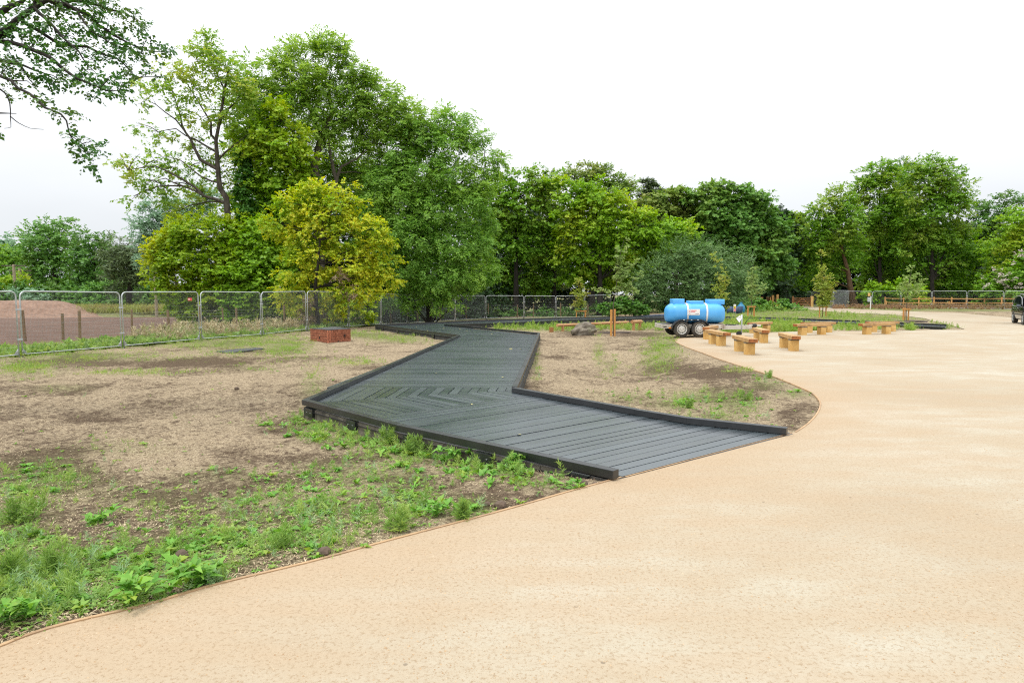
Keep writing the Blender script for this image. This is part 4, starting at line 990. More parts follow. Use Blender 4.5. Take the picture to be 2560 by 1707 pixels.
# big ash
tree('ash_tree', 'tallest broad ash tree with forked pale trunk in the middle of the left clump', None, (800, 43),
     [(797, 600), (792, 500), (790, 443), (786, 420), (802, 347), (821, 309), (831, 280), (822, 240), (825, 194)],
     [(775, 150, 50), (835, 150, 48), (700, 175, 48), (880, 190, 42), (640, 215, 42), (745, 215, 60), (815, 220, 62), (905, 225, 42), (680, 255, 55), (600, 255, 34), (945, 225, 34), (925, 195, 26), (985, 250, 36), (1020, 285, 38), (1055, 300, 30), (880, 275, 62), (780, 290, 70), (950, 290, 50), (690, 330, 60), (1000, 310, 42), (850, 350, 70), (940, 360, 62), (1030, 320, 30), (1020, 380, 50), (760, 380, 60), (700, 420, 60), (860, 430, 72), (960, 450, 66), (780, 470, 62), (640, 300, 40), (612, 200, 30), (592, 240, 30), (628, 168, 22), (582, 300, 30), (600, 350, 34), (575, 400, 24), (720, 130, 22), (800, 112, 22), (850, 118, 18)],
     L_ASH, M_BARK, r0=.36, twigs=.35, rc=.85, dens=.70, sprays=15, nl=10, leaf=.17, aspect=.36, droop=-.35, seed=2, inner=.75, lr=.22,
     limbs=[([(802, 347), (783, 296), (764, 245), (719, 203)], .13), ([(815, 345), (847, 325), (879, 290), (904, 264), (950, 240)], .13), ([(800, 600), (841, 449), (831, 411), (821, 347), (850, 290)], .2), ([(841, 449), (853, 417), (895, 395), (930, 360)], .13), ([(790, 443), (750, 400), (745, 350), (700, 300), (660, 260)], .14), ([(831, 280), (870, 240), (890, 190)], .08)])
# feathery ash on the right, in front
tree('feathery_tree', 'drooping feathery light green tree at the right end of the tall clump', None, (1075, 44),
     [(1070, 700, 46), (1066, 600, 45.5), (1058, 520), (1070, 440), (1090, 370), (1110, 320)],
     [(1110, 305, 38), (1060, 330, 46), (1165, 335, 34), (1000, 370, 50), (1110, 380, 55), (1180, 385, 30), (1225, 392, 20), (1250, 408, 10), (1205, 350, 12), (1050, 430, 60), (960, 450, 60), (1140, 450, 55), (1195, 450, 36), (1240, 428, 12), (1232, 470, 14), (1000, 510, 66), (1090, 520, 62), (1170, 520, 56), (1212, 530, 24), (1235, 560, 12), (930, 540, 54), (1040, 590, 66), (1130, 600, 60), (1195, 600, 46), (950, 620, 56), (1010, 670, 60), (1090, 680, 60), (1160, 680, 52), (1205, 675, 34), (1075, 738, 34), (1130, 735, 32), (1025, 745, 28), (930, 690, 40), (980, 730, 34), (1180, 735, 26), (1120, 290, 16), (1170, 290, 14)],
     L_ASH2, M_BARKD, recess=.06, r0=.2, twigs=.2, rc=.8, dens=.88, sprays=16, nl=10, leaf=.16, aspect=.34, droop=-.6, seed=3, inner=.6, lr=.25, limbs=[([(1058, 520), (1140, 470), (1190, 430), (1235, 405)], .1), ([(1070, 440), (1120, 400), (1165, 340)], .08), ([(1062, 600), (990, 520), (960, 440)], .12)])
# maple with ivy stem
tree('bright_maple', 'bright green maple with an ivy wrapped trunk between the sparse tree and the ash', None, (640, 41),
     [(632, 650), (615, 560), (610, 480), (618, 420), (640, 360), (665, 320)],
     [(700, 300, 32), (665, 345, 40), (625, 390, 34), (700, 370, 40), (745, 345, 30), (640, 440, 40), (700, 430, 46), (750, 410, 36), (612, 330, 24), (650, 505, 46), (710, 500, 50), (770, 500, 40), (630, 570, 44), (690, 570, 50), (730, 560, 44), (650, 640, 50), (610, 620, 36), (690, 280, 20), (760, 450, 34)],
     L_MAPLE, M_BARKD, r0=.28, twigs=.3, rc=.8, dens=1.0, sprays=14, nl=8, leaf=.15, aspect=.8, droop=-.1, flat=.4, seed=4, inner=.6)
cr_ = []
iv = thing('ivy', 'dark green ivy sleeve climbing the maple trunk', 'ivy', (W(612, 790).x * 0 + (612 - CX) / F * 40.4, 40.4, h1((612 - CX) / F * 40.4, 40.4)))
V, Q, _ = make_crown([(611, y, 40.4, 15, 20) for y in range(400, 640, 26)], .35, dens=1.3, sprays=8, nl=6, leaf=.12, aspect=.8, droop=-.3, seed=5, back=-2); npobj('ivy_leaves', V, Q, L_IVY, iv)
# yellow tree
tree('yellow_tree', 'bright yellow leaved tree hanging over the mesh fence by the brick ring', None, (795, 36),
     [(792, 770, 35.5), (788, 720, 35.2), (795, 660, 35), (800, 600, 35), (810, 540, 35)],
     [(780, 492, 34), (810, 480, 26), (740, 520, 36), (840, 520, 42), (790, 540, 46), (895, 545, 38), (930, 575, 36), (700, 555, 40), (850, 590, 50), (755, 590, 46), (925, 620, 40), (965, 610, 20), (800, 650, 52), (880, 665, 50), (940, 670, 34), (740, 670, 50), (830, 715, 40), (770, 735, 36), (900, 720, 38), (950, 720, 26), (725, 735, 30), (700, 760, 18), (790, 765, 28), (748, 772, 24), (835, 765, 26), (815, 790, 20), (765, 795, 18), (850, 760, 24), (968, 690, 16), (978, 600, 10), (984, 650, 9), (702, 505, 14), (905, 505, 12), (860, 472, 12), (990, 700, 9), (660, 560, 18), (770, 462, 10)],
     L_YELLOW, M_BARKD, r0=.12, twigs=.2, rc=.5, dens=.82, recess=.1, sprays=11, nl=8, leaf=.09, aspect=.75, droop=-.3, flat=.5, seed=6, inner=.6)
V, Q, _ = make_crown([(778, 750, 35, 15, 22), (765, 775, 35, 14, 20), (752, 795, 35, 13, 18), (850, 700, 33.4, 9, 20), (868, 728, 33.4, 6, 12)], .4, dens=.8, sprays=9, nl=8, leaf=.12, aspect=.3, droop=-.9, seed=61, back=-2)
dv = thing('dead_ivy', 'brown dead ivy hanging on the yellow tree trunk', 'dead ivy', ((780 - CX) / F * 34.6, 34.6, 0)); npobj('dead_leaves', V, Q, L_DEAD, dv)
# yellow green hornbeam mass to the left
tree('hornbeam', 'yellow green bushy tree left of the yellow tree, reaching down to the fence', None, (500, 40),
     [(500, 740), (498, 690), (505, 640), (520, 600)],
     [(480, 580, 44), (430, 600, 38), (540, 590, 44), (590, 580, 40), (625, 600, 34), (410, 645, 40), (470, 640, 50), (540, 650, 52), (600, 640, 46), (400, 690, 34), (450, 700, 46), (520, 710, 50), (590, 700, 46), (480, 755, 40), (550, 760, 36), (440, 745, 34), (405, 610, 20), (510, 555, 24)],
     L_YG, M_BARKD, recess=.15, r0=.18, twigs=.3, rc=.62, dens=1.1, sprays=11, nl=8, leaf=.13, aspect=.7, droop=-.1, flat=.4, seed=7, inner=.55)
tree('hornbeam', 'mid green bushy tree with layered twigs just left of the yellow tree trunk', None, (640, 39.5),
     [(640, 740), (645, 690), (650, 640)],
     [(660, 590, 36), (630, 620, 36), (690, 630, 38), (660, 660, 46), (620, 690, 46), (680, 710, 46), (640, 740, 44), (600, 750, 34), (700, 750, 34), (720, 680, 40), (560, 700, 36), (680, 620, 36), (740, 770, 30), (830, 770, 34), (900, 775, 34), (600, 790, 26), (660, 790, 26)],
     L_MAPLE, M_BARKD, recess=.04, r0=.15, twigs=.3, rc=.6, dens=1.15, sprays=11, nl=8, leaf=.14, aspect=.7, droop=-.1, flat=.35, seed=8, inner=.55)
tree('grey_green_tree', 'grey green tree behind the sparse tree, low against the sky', None, (462, 54),
     [(440, 700), (405, 640), (400, 570)],
     [(375, 545, 30), (420, 530, 34), (360, 585, 24), (400, 590, 40), (460, 530, 34), (440, 570, 40), (500, 520, 40), (380, 620, 34), (350, 560, 16), (540, 510, 40), (370, 650, 26)],
     L_FARG, M_BARKD, r0=.2, twigs=.4, rc=.8, dens=.75, sprays=10, nl=8, leaf=.2, aspect=.4, droop=-.1, seed=9, inner=.7)

# left background row
def bgtree(label, foot, top, blobs, lm, seed, **kw):
    k = dict(rc=1.3, dens=1.0, sprays=12, nl=8, leaf=.24, aspect=.6, droop=-.12, flat=.5, inner=.6, twigs=.15, r0=.3, back=-.3); k.update(kw)
    return tree(k.pop('name', 'background_tree'), label, 'trees beyond the fences', foot, top, blobs, lm, k.pop('bm_', M_BARKD), seed=seed, **k)
bgtree('mid green tree with a double rounded top behind the red soil heap', (135, 80), [(136, 700), (135, 640), (140, 600)],
       [(112, 582, 28), (163, 582, 28), (95, 625, 36), (140, 630, 40), (180, 625, 30), (80, 670, 36), (130, 675, 44), (180, 675, 36), (100, 715, 34), (160, 715, 40), (110, 560, 12), (165, 562, 14), (85, 600, 16)], L_FAR, 20)
bgtree('pale bluish treetop far off at the left edge', (35, 125), [(35, 700), (35, 640)], [(15, 612, 22), (45, 608, 20), (30, 630, 26), (5, 640, 22)], L_FARG, 21, leaf=.5, rc=1.8)
bgtree('olive green tree at the left edge above the soil heap', (30, 88), [(30, 700), (30, 650)], [(15, 640, 26), (50, 640, 28), (25, 675, 32), (60, 670, 26), (0, 690, 30), (-20, 650, 30)], L_MAPLE2, 22)
bgtree('golden shrub at the foot of the power poles', (45, 74), [(45, 720)], [(30, 697, 14), (55, 700, 14), (20, 715, 16), (65, 715, 14), (42, 715, 14)], L_YG, 23, rc=.8, leaf=.22, r0=.1)
bgtree('dark broad tree right of the double topped tree', (235, 74), [(236, 700), (235, 650)], [(215, 605, 20), (240, 615, 22), (275, 622, 18), (225, 640, 34), (260, 645, 30), (215, 680, 34), (250, 690, 34), (200, 650, 22), (205, 715, 30), (250, 720, 30)], L_DARK, 24)
bgtree('dark ragged conifer left of the grey green tree', (325, 66), [(322, 745), (326, 700), (322, 640), (320, 610)], [(282, 612, 12), (340, 612, 18), (325, 630, 26), (300, 650, 30), (345, 650, 28), (365, 660, 20), (310, 685, 34), (350, 690, 30), (285, 690, 24), (300, 715, 26), (275, 640, 16), (372, 700, 20)], L_CON, 25, rc=1.0, aspect=.16, leaf=.36, droop=-.5, name='conifer')
bgtree('dark tree filling the gap behind the ragged conifer', (290, 85), [(290, 690)], [(270, 660, 34), (310, 680, 34), (345, 700, 30), (240, 700, 34), (390, 690, 40), (390, 640, 26)], L_SHADE, 26)
def hedge(name, label, blobs, lm, seed, cat='bushes', kind=None, **kw):
    k = dict(rc=.9, dens=1.1, sprays=9, nl=7, leaf=.22, aspect=.6, droop=-.1, flat=.6, back=-.3); k.update(kw)
    V, Q, _ = make_crown(blobs, seed=seed, **k); cx = V[:, 0].mean(); cy = V[:, 1].mean()
    e = npobj(name, V - np.array([cx, cy, 0]), Q, lm); e.location = (cx, cy, 0); return tag(e, label, cat, kind=kind)
hedge('bramble_bank', 'pale green bramble bank behind the strip of long grass', [(x, 745 - 16 * math.sin((x - 170) / 260 * math.pi) + (8 if x < 230 else 0), 71, 18, 20) for x in range(190, 470, 20)] + [(x, 757, 70, 18, 12) for x in range(200, 470, 22)], L_FAR, 30, 'brambles', leaf=.2, rc=.6)
hedge('dark_hedge', 'dark green hedge behind the red soil heap', [(x, 738, 72, 20, 22) for x in range(-20, 215, 22)] + [(x, 760, 72, 20, 20) for x in range(120, 215, 22)], L_DARK, 31, 'hedge')
hedge('pale_bush', 'low greyish bush just above the soil heap', [(50, 738, 68, 16, 10), (75, 736, 68, 16, 12), (100, 740, 68, 14, 10)], L_FARG, 32, 'bush', leaf=.18, rc=.5)

# middle wood
def mid(label, foot, top, blobs, lm, seed, **kw):
    k = dict(rc=1.05, dens=1.05, sprays=13, nl=8, leaf=.19, aspect=.8, droop=-.12, flat=.35, inner=.55, twigs=.12, r0=.3, back=-.3); k.update(kw)
    return tree(k.pop('name', 'woodland_tree'), label, 'trees of the middle wood', foot, top, blobs, lm, k.pop('bm_', M_BARKD), seed=seed, **k)
mid('broad dark maple right beside the feathery tree', (1290, 66), [(1290, 700), (1290, 600), (1290, 500)], [(1300, 452, 26), (1350, 455, 28), (1325, 446, 20), (1390, 450, 24), (1268, 465, 26), (1240, 480, 26), (1225, 520, 28), (1262, 480, 30), (1240, 500, 22), (1340, 480, 30), (1280, 520, 44), (1340, 540, 44), (1240, 560, 40), (1290, 590, 50), (1250, 640, 46), (1340, 610, 44), (1300, 680, 50), (1240, 700, 44), (1350, 690, 40), (1370, 500, 24)], L_MAPLE2, 40)
mid('brownish tree with dry leaves between two green maples', (1385, 68), [(1385, 700), (1385, 560)], [(1370, 500, 30), (1385, 550, 34), (1360, 590, 30), (1395, 610, 30), (1375, 650, 34), (1410, 570, 22), (1375, 700, 34)], L_BROWN, 41, aspect=.5, leaf=.22)
mid('large bright maple standing behind the pale staked sapling', (1500, 64), [(1500, 700), (1495, 600), (1490, 520)], [(1450, 490, 36), (1490, 480, 34), (1420, 530, 40), (1480, 530, 46), (1540, 510, 34), (1400, 470, 24), (1450, 580, 50), (1530, 570, 50), (1600, 560, 40), (1650, 575, 38), (1700, 585, 30), (1420, 620, 42), (1490, 640, 50), (1570, 620, 48), (1640, 620, 36), (1540, 670, 46), (1440, 670, 40), (1600, 670, 34), (1480, 700, 40), (1720, 590, 14)], L_MAPLE, 42)
mid('rusty topped tree rising behind the large bright maple', (1480, 74), [(1480, 600), (1480, 500)], [(1440, 440, 26), (1480, 432, 26), (1515, 445, 26), (1550, 462, 24), (1465, 470, 34), (1530, 490, 38), (1400, 450, 22), (1575, 485, 22), (1500, 520, 40), (1365, 450, 22), (1340, 462, 18)], L_BROWN, 43, aspect=.7)
mid('small dark spruce top poking up right of the rusty treetop', (1620, 82), [(1620, 600), (1620, 460)], [(1618, 458, 7), (1630, 470, 8), (1612, 478, 9), (1622, 495, 16), (1600, 500, 10), (1650, 490, 14)], L_CON, 44, rc=.6, aspect=.25, leaf=.3, dens=1.4)
mid('rounded olive tree left of the broad far tree', (1690, 80), [(1690, 620), (1690, 540)], [(1660, 505, 30), (1700, 510, 34), (1640, 540, 34), (1690, 560, 44), (1740, 540, 38), (1740, 600, 44), (1670, 600, 40), (1600, 530, 26)], L_BROWN, 45, leaf=.3, aspect=.6)
mid('wide domed tree above the blue tank, the biggest of the far middle', (1830, 78), [(1830, 700), (1830, 600)], [(1770, 490, 28), (1800, 482, 26), (1850, 495, 30), (1890, 520, 28), (1790, 530, 44), (1850, 550, 44), (1900, 560, 34), (1930, 560, 22), (1780, 590, 50), (1850, 610, 52), (1910, 610, 42), (1945, 600, 26), (1830, 660, 50), (1890, 670, 50), (1940, 660, 34), (1730, 500, 22)], L_FAR, 46, leaf=.28, bm_=M_BARKD)
mid('dark tree in the notch between the two tree groups', (1965, 100), [(1965, 650)], [(1935, 555, 24), (1965, 562, 22), (1995, 562, 22), (1975, 575, 22), (1955, 590, 24), (1985, 610, 28), (1950, 640, 34), (1990, 650, 34), (1960, 690, 40), (1920, 700, 40), (2000, 700, 34)], L_DARK, 47, leaf=.36)
wl_ = dict(aspect=.20, leaf=.24, droop=.15, flat=.8, dens=1.1, spray_len=.8)
mid('wide grey green willow bush behind the blue tank', (1720, 62), [(1715, 760), (1710, 700)], [(1690, 650, 34), (1740, 640, 36), (1640, 680, 38), (1790, 655, 36), (1840, 680, 34), (1870, 705, 24), (1690, 700, 46), (1750, 700, 48), (1810, 710, 42), (1620, 725, 34), (1650, 740, 34), (1850, 735, 34), (1600, 700, 20), (1720, 745, 40), (1790, 750, 36), (1585, 745, 22)], L_WILLOW, 48, name='willow', **wl_)
hedge('shrub', 'low dark green shrub behind the pale staked sapling', [(1520, 772, 57.5, 18, 14), (1550, 765, 58, 20, 18), (1585, 770, 58.5, 18, 14), (1610, 776, 58.5, 12, 10)], L_DARK, 49, 'shrub', leaf=.16, rc=.5)
# right group
right = dict(leaf=.23, rc=1.3, dens=1.15, sprays=13)
def rt(label, foot, top, blobs, lm, seed, **kw):
    k = dict(right); k.update(kw); k.setdefault('flat', .32)
    return bgtree(label, foot, top, blobs, lm, seed, **k)
rt('leaning tree with a bare lower trunk left of the twin giant trees', (2136, 86), [(2126, 720), (2120, 680), (2104, 620), (2105, 560)], [(2092, 488, 22), (2058, 508, 22), (2022, 538, 22), (1990, 568, 20), (2100, 510, 26), (2070, 535, 28), (2115, 530, 32), (2045, 555, 26), (2090, 570, 40), (2020, 575, 18), (2050, 605, 38), (2110, 620, 34), (2010, 620, 28), (2140, 590, 24), (2020, 660, 34), (2070, 660, 38), (2120, 660, 24), (1995, 690, 26), (2000, 590, 16)], L_MAPLE2, 60, bm_=M_BARKB, r0=.42, flat=.5)
rt('giant dark maple, the left of the twin tallest trees on the right', (2200, 92), [(2200, 700), (2198, 560), (2200, 460)], [(2205, 425, 24), (2180, 445, 28), (2225, 445, 26), (2160, 470, 26), (2205, 480, 38), (2150, 510, 30), (2185, 530, 42), (2235, 520, 38), (2160, 575, 38), (2215, 580, 44), (2170, 630, 40), (2230, 640, 42), (2190, 690, 42), (2240, 700, 34), (2150, 680, 28)], L_MAPLE2, 61)
rt('giant dark maple, the right and wider of the twin tallest trees', (2330, 88), [(2330, 700), (2330, 560), (2320, 450)], [(2300, 412, 22), (2335, 418, 26), (2370, 440, 26), (2270, 440, 26), (2320, 455, 38), (2395, 470, 18), (2360, 490, 38), (2285, 490, 36), (2330, 530, 46), (2385, 520, 30), (2270, 550, 36), (2300, 590, 46), (2360, 580, 44), (2405, 570, 28), (2430, 610, 26), (2260, 620, 34), (2320, 650, 48), (2385, 640, 44), (2430, 660, 30), (2290, 700, 42), (2350, 705, 42), (2405, 705, 34), (2440, 640, 18), (2412, 500, 12)], L_MAPLE2, 62)
rt('shaded tree closing the gap behind the twin giants', (2260, 104), [(2260, 600)], [(2255, 430, 26), (2250, 480, 34), (2260, 540, 40), (2250, 600, 44), (2260, 660, 46)], L_DARK, 63)
rt('dark bluish tree with a jagged top at the right edge', (2470, 98), [(2470, 700), (2470, 600)], [(2470, 508, 16), (2450, 520, 18), (2490, 530, 24), (2515, 495, 14), (2530, 510, 20), (2455, 560, 32), (2500, 570, 34), (2450, 610, 34), (2490, 640, 36), (2460, 680, 36), (2555, 505, 18)], L_DARK, 64)
rt('lighter green tree cut off by the right edge', (2560, 84), [(2560, 700), (2560, 600)], [(2555, 540, 26), (2520, 570, 30), (2500, 610, 28), (2550, 610, 36), (2510, 650, 34), (2560, 670, 38), (2600, 600, 50), (2590, 540, 30), (2530, 690, 30)], L_MAPLE, 65)
hedge('bright_shrub', 'bright green low shrub behind the right mesh fence', [(2160, 722, 83, 16, 14), (2200, 725, 83, 22, 14), (2245, 722, 82, 24, 16), (2290, 728, 82, 20, 12), (2175, 745, 83, 22, 14), (2230, 748, 83, 24, 14), (2290, 748, 82, 24, 14)], L_MAPLE, 66, 'shrub', rc=.8, leaf=.24)
fsb = thing('flowering_bush', 'bush with pale pink blossom above the parked car', 'bush', ((2520 - CX) / F * 77, 77, 0))
V, Q, _ = make_crown([(2500, 695, 77, 26, 26), (2540, 690, 76, 30, 30), (2470, 715, 77, 22, 20), (2570, 670, 76, 30, 40), (2520, 730, 76, 34, 22), (2570, 730, 76, 30, 24), (2470, 745, 77, 24, 18)], .8, dens=1.1, sprays=10, nl=7, leaf=.22, aspect=.6, seed=67); npobj('crown', V, Q, L_MAPLE2, fsb)
V, Q, _ = make_crown([(2485, 690, 76, 20, 20), (2515, 700, 75.5, 18, 24), (2468, 712, 76, 12, 12), (2550, 650, 75, 12, 20), (2545, 712, 75, 14, 10), (2500, 722, 75.5, 10, 18)], .4, dens=.2, sprays=4, nl=5, leaf=.15, aspect=.7, seed=68, inner=.2); npobj('blossom', V, Q, L_PINK, fsb)
MB_ = MB(); MB_.tube([(0, 0, 0), (.1, .2, 1.5), (.4, .1, 3.5)], [.12, .09, .05], 7); obj('stem', MB_, M_BARKD, fsb)
hedge('green_bank', 'green shrubs spilling behind the wooden stile', [(1850, 765, 72, 14, 14), (1875, 762, 70, 16, 16), (1900, 765, 69, 16, 16), (1925, 772, 68, 14, 10), (1890, 776, 66, 20, 8), (1950, 766, 70, 10, 10), (1965, 757, 70, 9, 16), (1980, 768, 70, 12, 9), (1940, 778, 66, 22, 6), (1995, 772, 66, 12, 6)], L_FAR, 69, 'bushes', leaf=.2, rc=.55)

# dark under-storey and the wood behind, one mass
def wall(x0, x1, y0, y1, d0, d1, step, r):
    out = []
    x = x0
    while x < x1:
        f_ = (x - x0) / (x1 - x0); d = d0 + (d1 - d0) * f_; y = y0
        while y < y1: out.append((x + rng.uniform(-8, 8), y + rng.uniform(-6, 6), d + rng.uniform(-2, 3), r, r)); y += r * 1.25
        x += step
    return out
hedge('undergrowth', 'deep shaded undergrowth below the trees', wall(560, 980, 655, 800, 47, 55, 34, 30) + wall(960, 1240, 700, 800, 56, 66, 34, 30), L_SHADE, 70, 'undergrowth', 'stuff', rc=1.0, leaf=.26, dens=.9)
hedge('undergrowth', 'deep shaded undergrowth at the foot of the middle wood', wall(1200, 1960, 560, 790, 74, 88, 44, 38), L_SHADE, 71, 'undergrowth', 'stuff', rc=1.4, leaf=.36, dens=.8)
hedge('undergrowth', 'deep shaded undergrowth at the foot of the right trees', wall(1940, 2620, 600, 775, 108, 100, 46, 40), L_SHADE, 72, 'undergrowth', 'stuff', rc=1.8, leaf=.5, dens=.8)
hedge('undergrowth', 'shaded leaves filling the tall clump behind the ash', wall(640, 1180, 470, 700, 50, 56, 50, 44), L_DARK, 73, 'undergrowth', 'stuff', rc=1.2, leaf=.28, dens=.7)
hedge('undergrowth', 'dark leafy edge behind the mesh fence below the ash', [(x, 786 + 5 * math.sin(x * .7), 44 + (x - 900) * .05, 22, 20) for x in range(890, 1240, 22)] + [(x, 765 + 8 * math.sin(x * .5), 46 + (x - 900) * .05, 24, 20) for x in range(880, 1240, 30)], L_SHADE, 76, 'undergrowth', 'stuff', rc=.6, leaf=.17, dens=.8)
hedge('undergrowth', 'low leafy edge along the back mesh fence', [(x, 788 + 6 * math.sin(x), 62 + (x - 1200) * .008, 20, 14) for x in range(1200, 1500, 30)] + [(x, 782, 64, 22, 16) for x in range(1500, 1900, 34)], L_DARK, 74, 'undergrowth', 'stuff', rc=.6, leaf=.18, dens=.6)

# overhanging branch of a tree standing out of frame on the left
def O(q, d): return [(a / 3.672, b / 3.672, d + dd_) for a, b, dd_ in q]
od = 10.0
OL = [(O([(-260, 420, -.5), (0, 320, 0), (60, 280, 0), (110, 230, 0), (200, 150, .1), (310, 40, .2), (360, -60, .3)], od), .075),
      (O([(200, 150, .1), (420, 0, .3), (560, 40, .4), (700, 90, .5), (830, 150, .5), (900, 230, .6), (1050, 330, .6), (1180, 400, .7), (1300, 460, .8), (1500, 480, .9)], od), .035),
      (O([(-200, 340, -.3), (0, 380, 0), (200, 420, -.2), (400, 500, -.4), (560, 620, -.5), (700, 720, -.6), (850, 780, -.6), (980, 835, -.7), (1100, 840, -.7)], od), .034),
      (O([(-200, 520, -.3), (0, 550, -.2), (130, 590, -.3), (300, 640, -.4), (420, 680, -.4), (540, 730, -.5)], od), .026),
      (O([(-200, 640, -.5), (0, 700, -.6), (100, 740, -.7), (270, 860, -.9), (410, 990, -1), (560, 1050, -1.1), (610, 1110, -1.1), (640, 1240, -1.2), (700, 1320, -1.2), (790, 1410, -1.2)], od), .021),
      (O([(-60, 780, -.5), (0, 820, -.6), (40, 850, -.6), (90, 950, -.7), (95, 1080, -.7), (100, 1170, -.7), (40, 1180, -.7)], od), .012),
      (O([(-200, 1035, 0), (0, 1040, 0), (150, 1045, 0)], od), .022), (O([(95, 1070, -.6), (170, 1130, -.6), (280, 1180, -.6), (400, 1190, -.5)], od), .006),
      (O([(420, -60, .6), (600, 0, .7), (900, 50, .9), (1150, 120, 1), (1280, 200, 1)], od), .03), (O([(120, 540, -.2), (230, 660, -.2), (320, 790, -.3)], od), .018),
      (O([(200, 200, .2), (500, 380, .3), (800, 430, .3), (1000, 520, .4), (1080, 545, .4), (1200, 650, .4), (1250, 720, .4)], od), .022), (O([(100, 740, -.7), (250, 745, -.7), (320, 790, -.7)], od), .008),
      (O([(300, 60, .2), (450, 200, 0), (560, 330, -.1), (720, 470, -.2), (800, 600, -.2), (900, 690, -.3)], od), .02), (O([(0, 120, .3), (200, 20, .4), (260, -40, .4)], od), .04), (O([(640, 1240, -1.2), (700, 1280, -1.2), (760, 1320, -1.2)], od), .006),
      (O([(500, -40, .5), (700, 90, .3), (850, 300, .2), (1000, 390, .2), (1150, 450, .2)], od), .018)]
def pc(px, py, r, dz): return (px / 3.672, py / 3.672, r / 3.672, r / 3.672, od + dz)
OB = []
for l_, r_ in OL[:4] + OL[8:11] + OL[12:13] + OL[15:]: 
    for (a, b, d_) in l_[1:]: OB.append((a + random.uniform(-4, 4), b + random.uniform(-4, 4), 17, 15, d_))
OB += [pc(*q) for q in [(60, 60, 90, .3), (200, 60, 90, .2), (350, 90, 100, .2), (480, 60, 90, .4), (620, 30, 90, .6), (760, 60, 90, .6), (900, 40, 90, .8), (1050, 60, 90, .9), (1180, 100, 80, 1), (1240, 190, 60, 1), (100, 200, 90, 0), (260, 220, 100, 0), (420, 230, 100, 0), (560, 200, 90, .2), (700, 210, 90, .3), (850, 200, 90, .5), (1000, 220, 90, .7), (1130, 260, 80, .8),
     (60, 340, 80, -.2), (200, 350, 90, -.2), (360, 350, 90, -.2), (520, 350, 90, 0), (680, 340, 80, .1), (960, 330, 70, .6), (1200, 350, 80, .8), (1340, 370, 80, .9), (1440, 430, 70, .9), (1380, 330, 50, .9), (1330, 260, 30, .9), (1520, 460, 35, .9), (1340, 560, 40, .9), (60, 500, 80, -.3), (330, 470, 80, -.3), (480, 520, 90, -.4), (620, 600, 90, -.4), (760, 640, 90, -.4), (700, 500, 70, -.2), (880, 700, 70, -.5), (820, 770, 50, -.6), (950, 520, 50, .3), (1020, 540, 40, .3), (870, 560, 60, 0), (60, 620, 70, -.5), (40, 700, 60, -.6), (500, 730, 45, -.4), (350, 780, 40, -.3), (420, 740, 30, -.3), (1020, 700, 40, -.6), (1040, 800, 30, -.6), (1120, 770, 20, -.6), (20, 820, 50, -.6), (10, 1170, 50, -.7),
     (740, 1440, 60, -1.2), (850, 1400, 70, -1.2), (860, 1480, 50, -1.2), (840, 1300, 50, -1.2), (930, 1390, 40, -1.2), (760, 1330, 30, -1.2), (600, 1050, 22, -1.1), (640, 1050, 20, -1.1), (1480, 700, 60, .6), (1440, 660, 40, .6), (380, 910, 18, -.9), (730, 1265, 18, -1.2)]]
oroot = thing('overhanging_tree', 'dark leafy branches of a near tree reaching in at the top left corner', 'tree', (-10.6, 9.0, h1(-10.6, 9.0)))
V, Q, oc = make_crown([(b[0], b[1], b[4], b[2], b[3]) for b in OB], .15, dens=.50, sprays=4, nl=6, leaf=.038, aspect=.85, droop=-.25, flat=.8, seed=80, inner=.8, spray_len=.8, back=-2)
npobj('crown', V, Q, L_OVER, oroot)
mb = MB(); mb.tube([(-10.6, 9, -.4), (-10.5, 9, 1.2), (-10.1, 9.1, 2.6), (-9.8, 9.3, 3.8), (-9.7, 9.4, 6), (-9.4, 9.5, 8.4)], [.38, .3, .26, .22, .17, .08], 12)
tp = [Vector((-10.1, 9.1, 2.6)), Vector((-9.8, 9.3, 3.8)), Vector((-9.7, 9.4, 4.8)), Vector((-9.7, 9.4, 6.2))]
allp = []
for l_, r_ in OL:
    P = [D(*q) for q in l_]; P2 = []
    if P[0].x < D(-10, 100, P[0].y).x: P = [min(tp, key=lambda q: (q - P[0]).length)] + P
    for a, b in zip(P[:-1], P[1:]): P2 += [a, a.lerp(b, .5) + Vector((random.uniform(-1, 1), random.uniform(-1, 1), random.uniform(-1, 1))) * (b - a).length * .05]
    P2.append(P[-1]); k = len(P2); mb.tube(P2, [max(.003, r_ * (1.25 - 1.1 * i / (k - 1))) for i in range(k)], 7, False); allp += P2
for c, cc in oc:
    c = Vector(c); s_ = min(allp, key=lambda q: (q - c).length); s_ = s_ if (s_ - c).length > .02 else c + Vector((.02, 0, .05))
    if (s_ - c).length > .1: limb(mb, s_, c, .0075, .004, n=5, sides=4, rise=.1, wob=.3)
    for q in cc[::2]: limb(mb, c, Vector(q), .004, .002, n=3, sides=3, rise=.1, wob=.3)
obj('trunk', mb, M_BARKD, oroot, world=True, smooth=True)

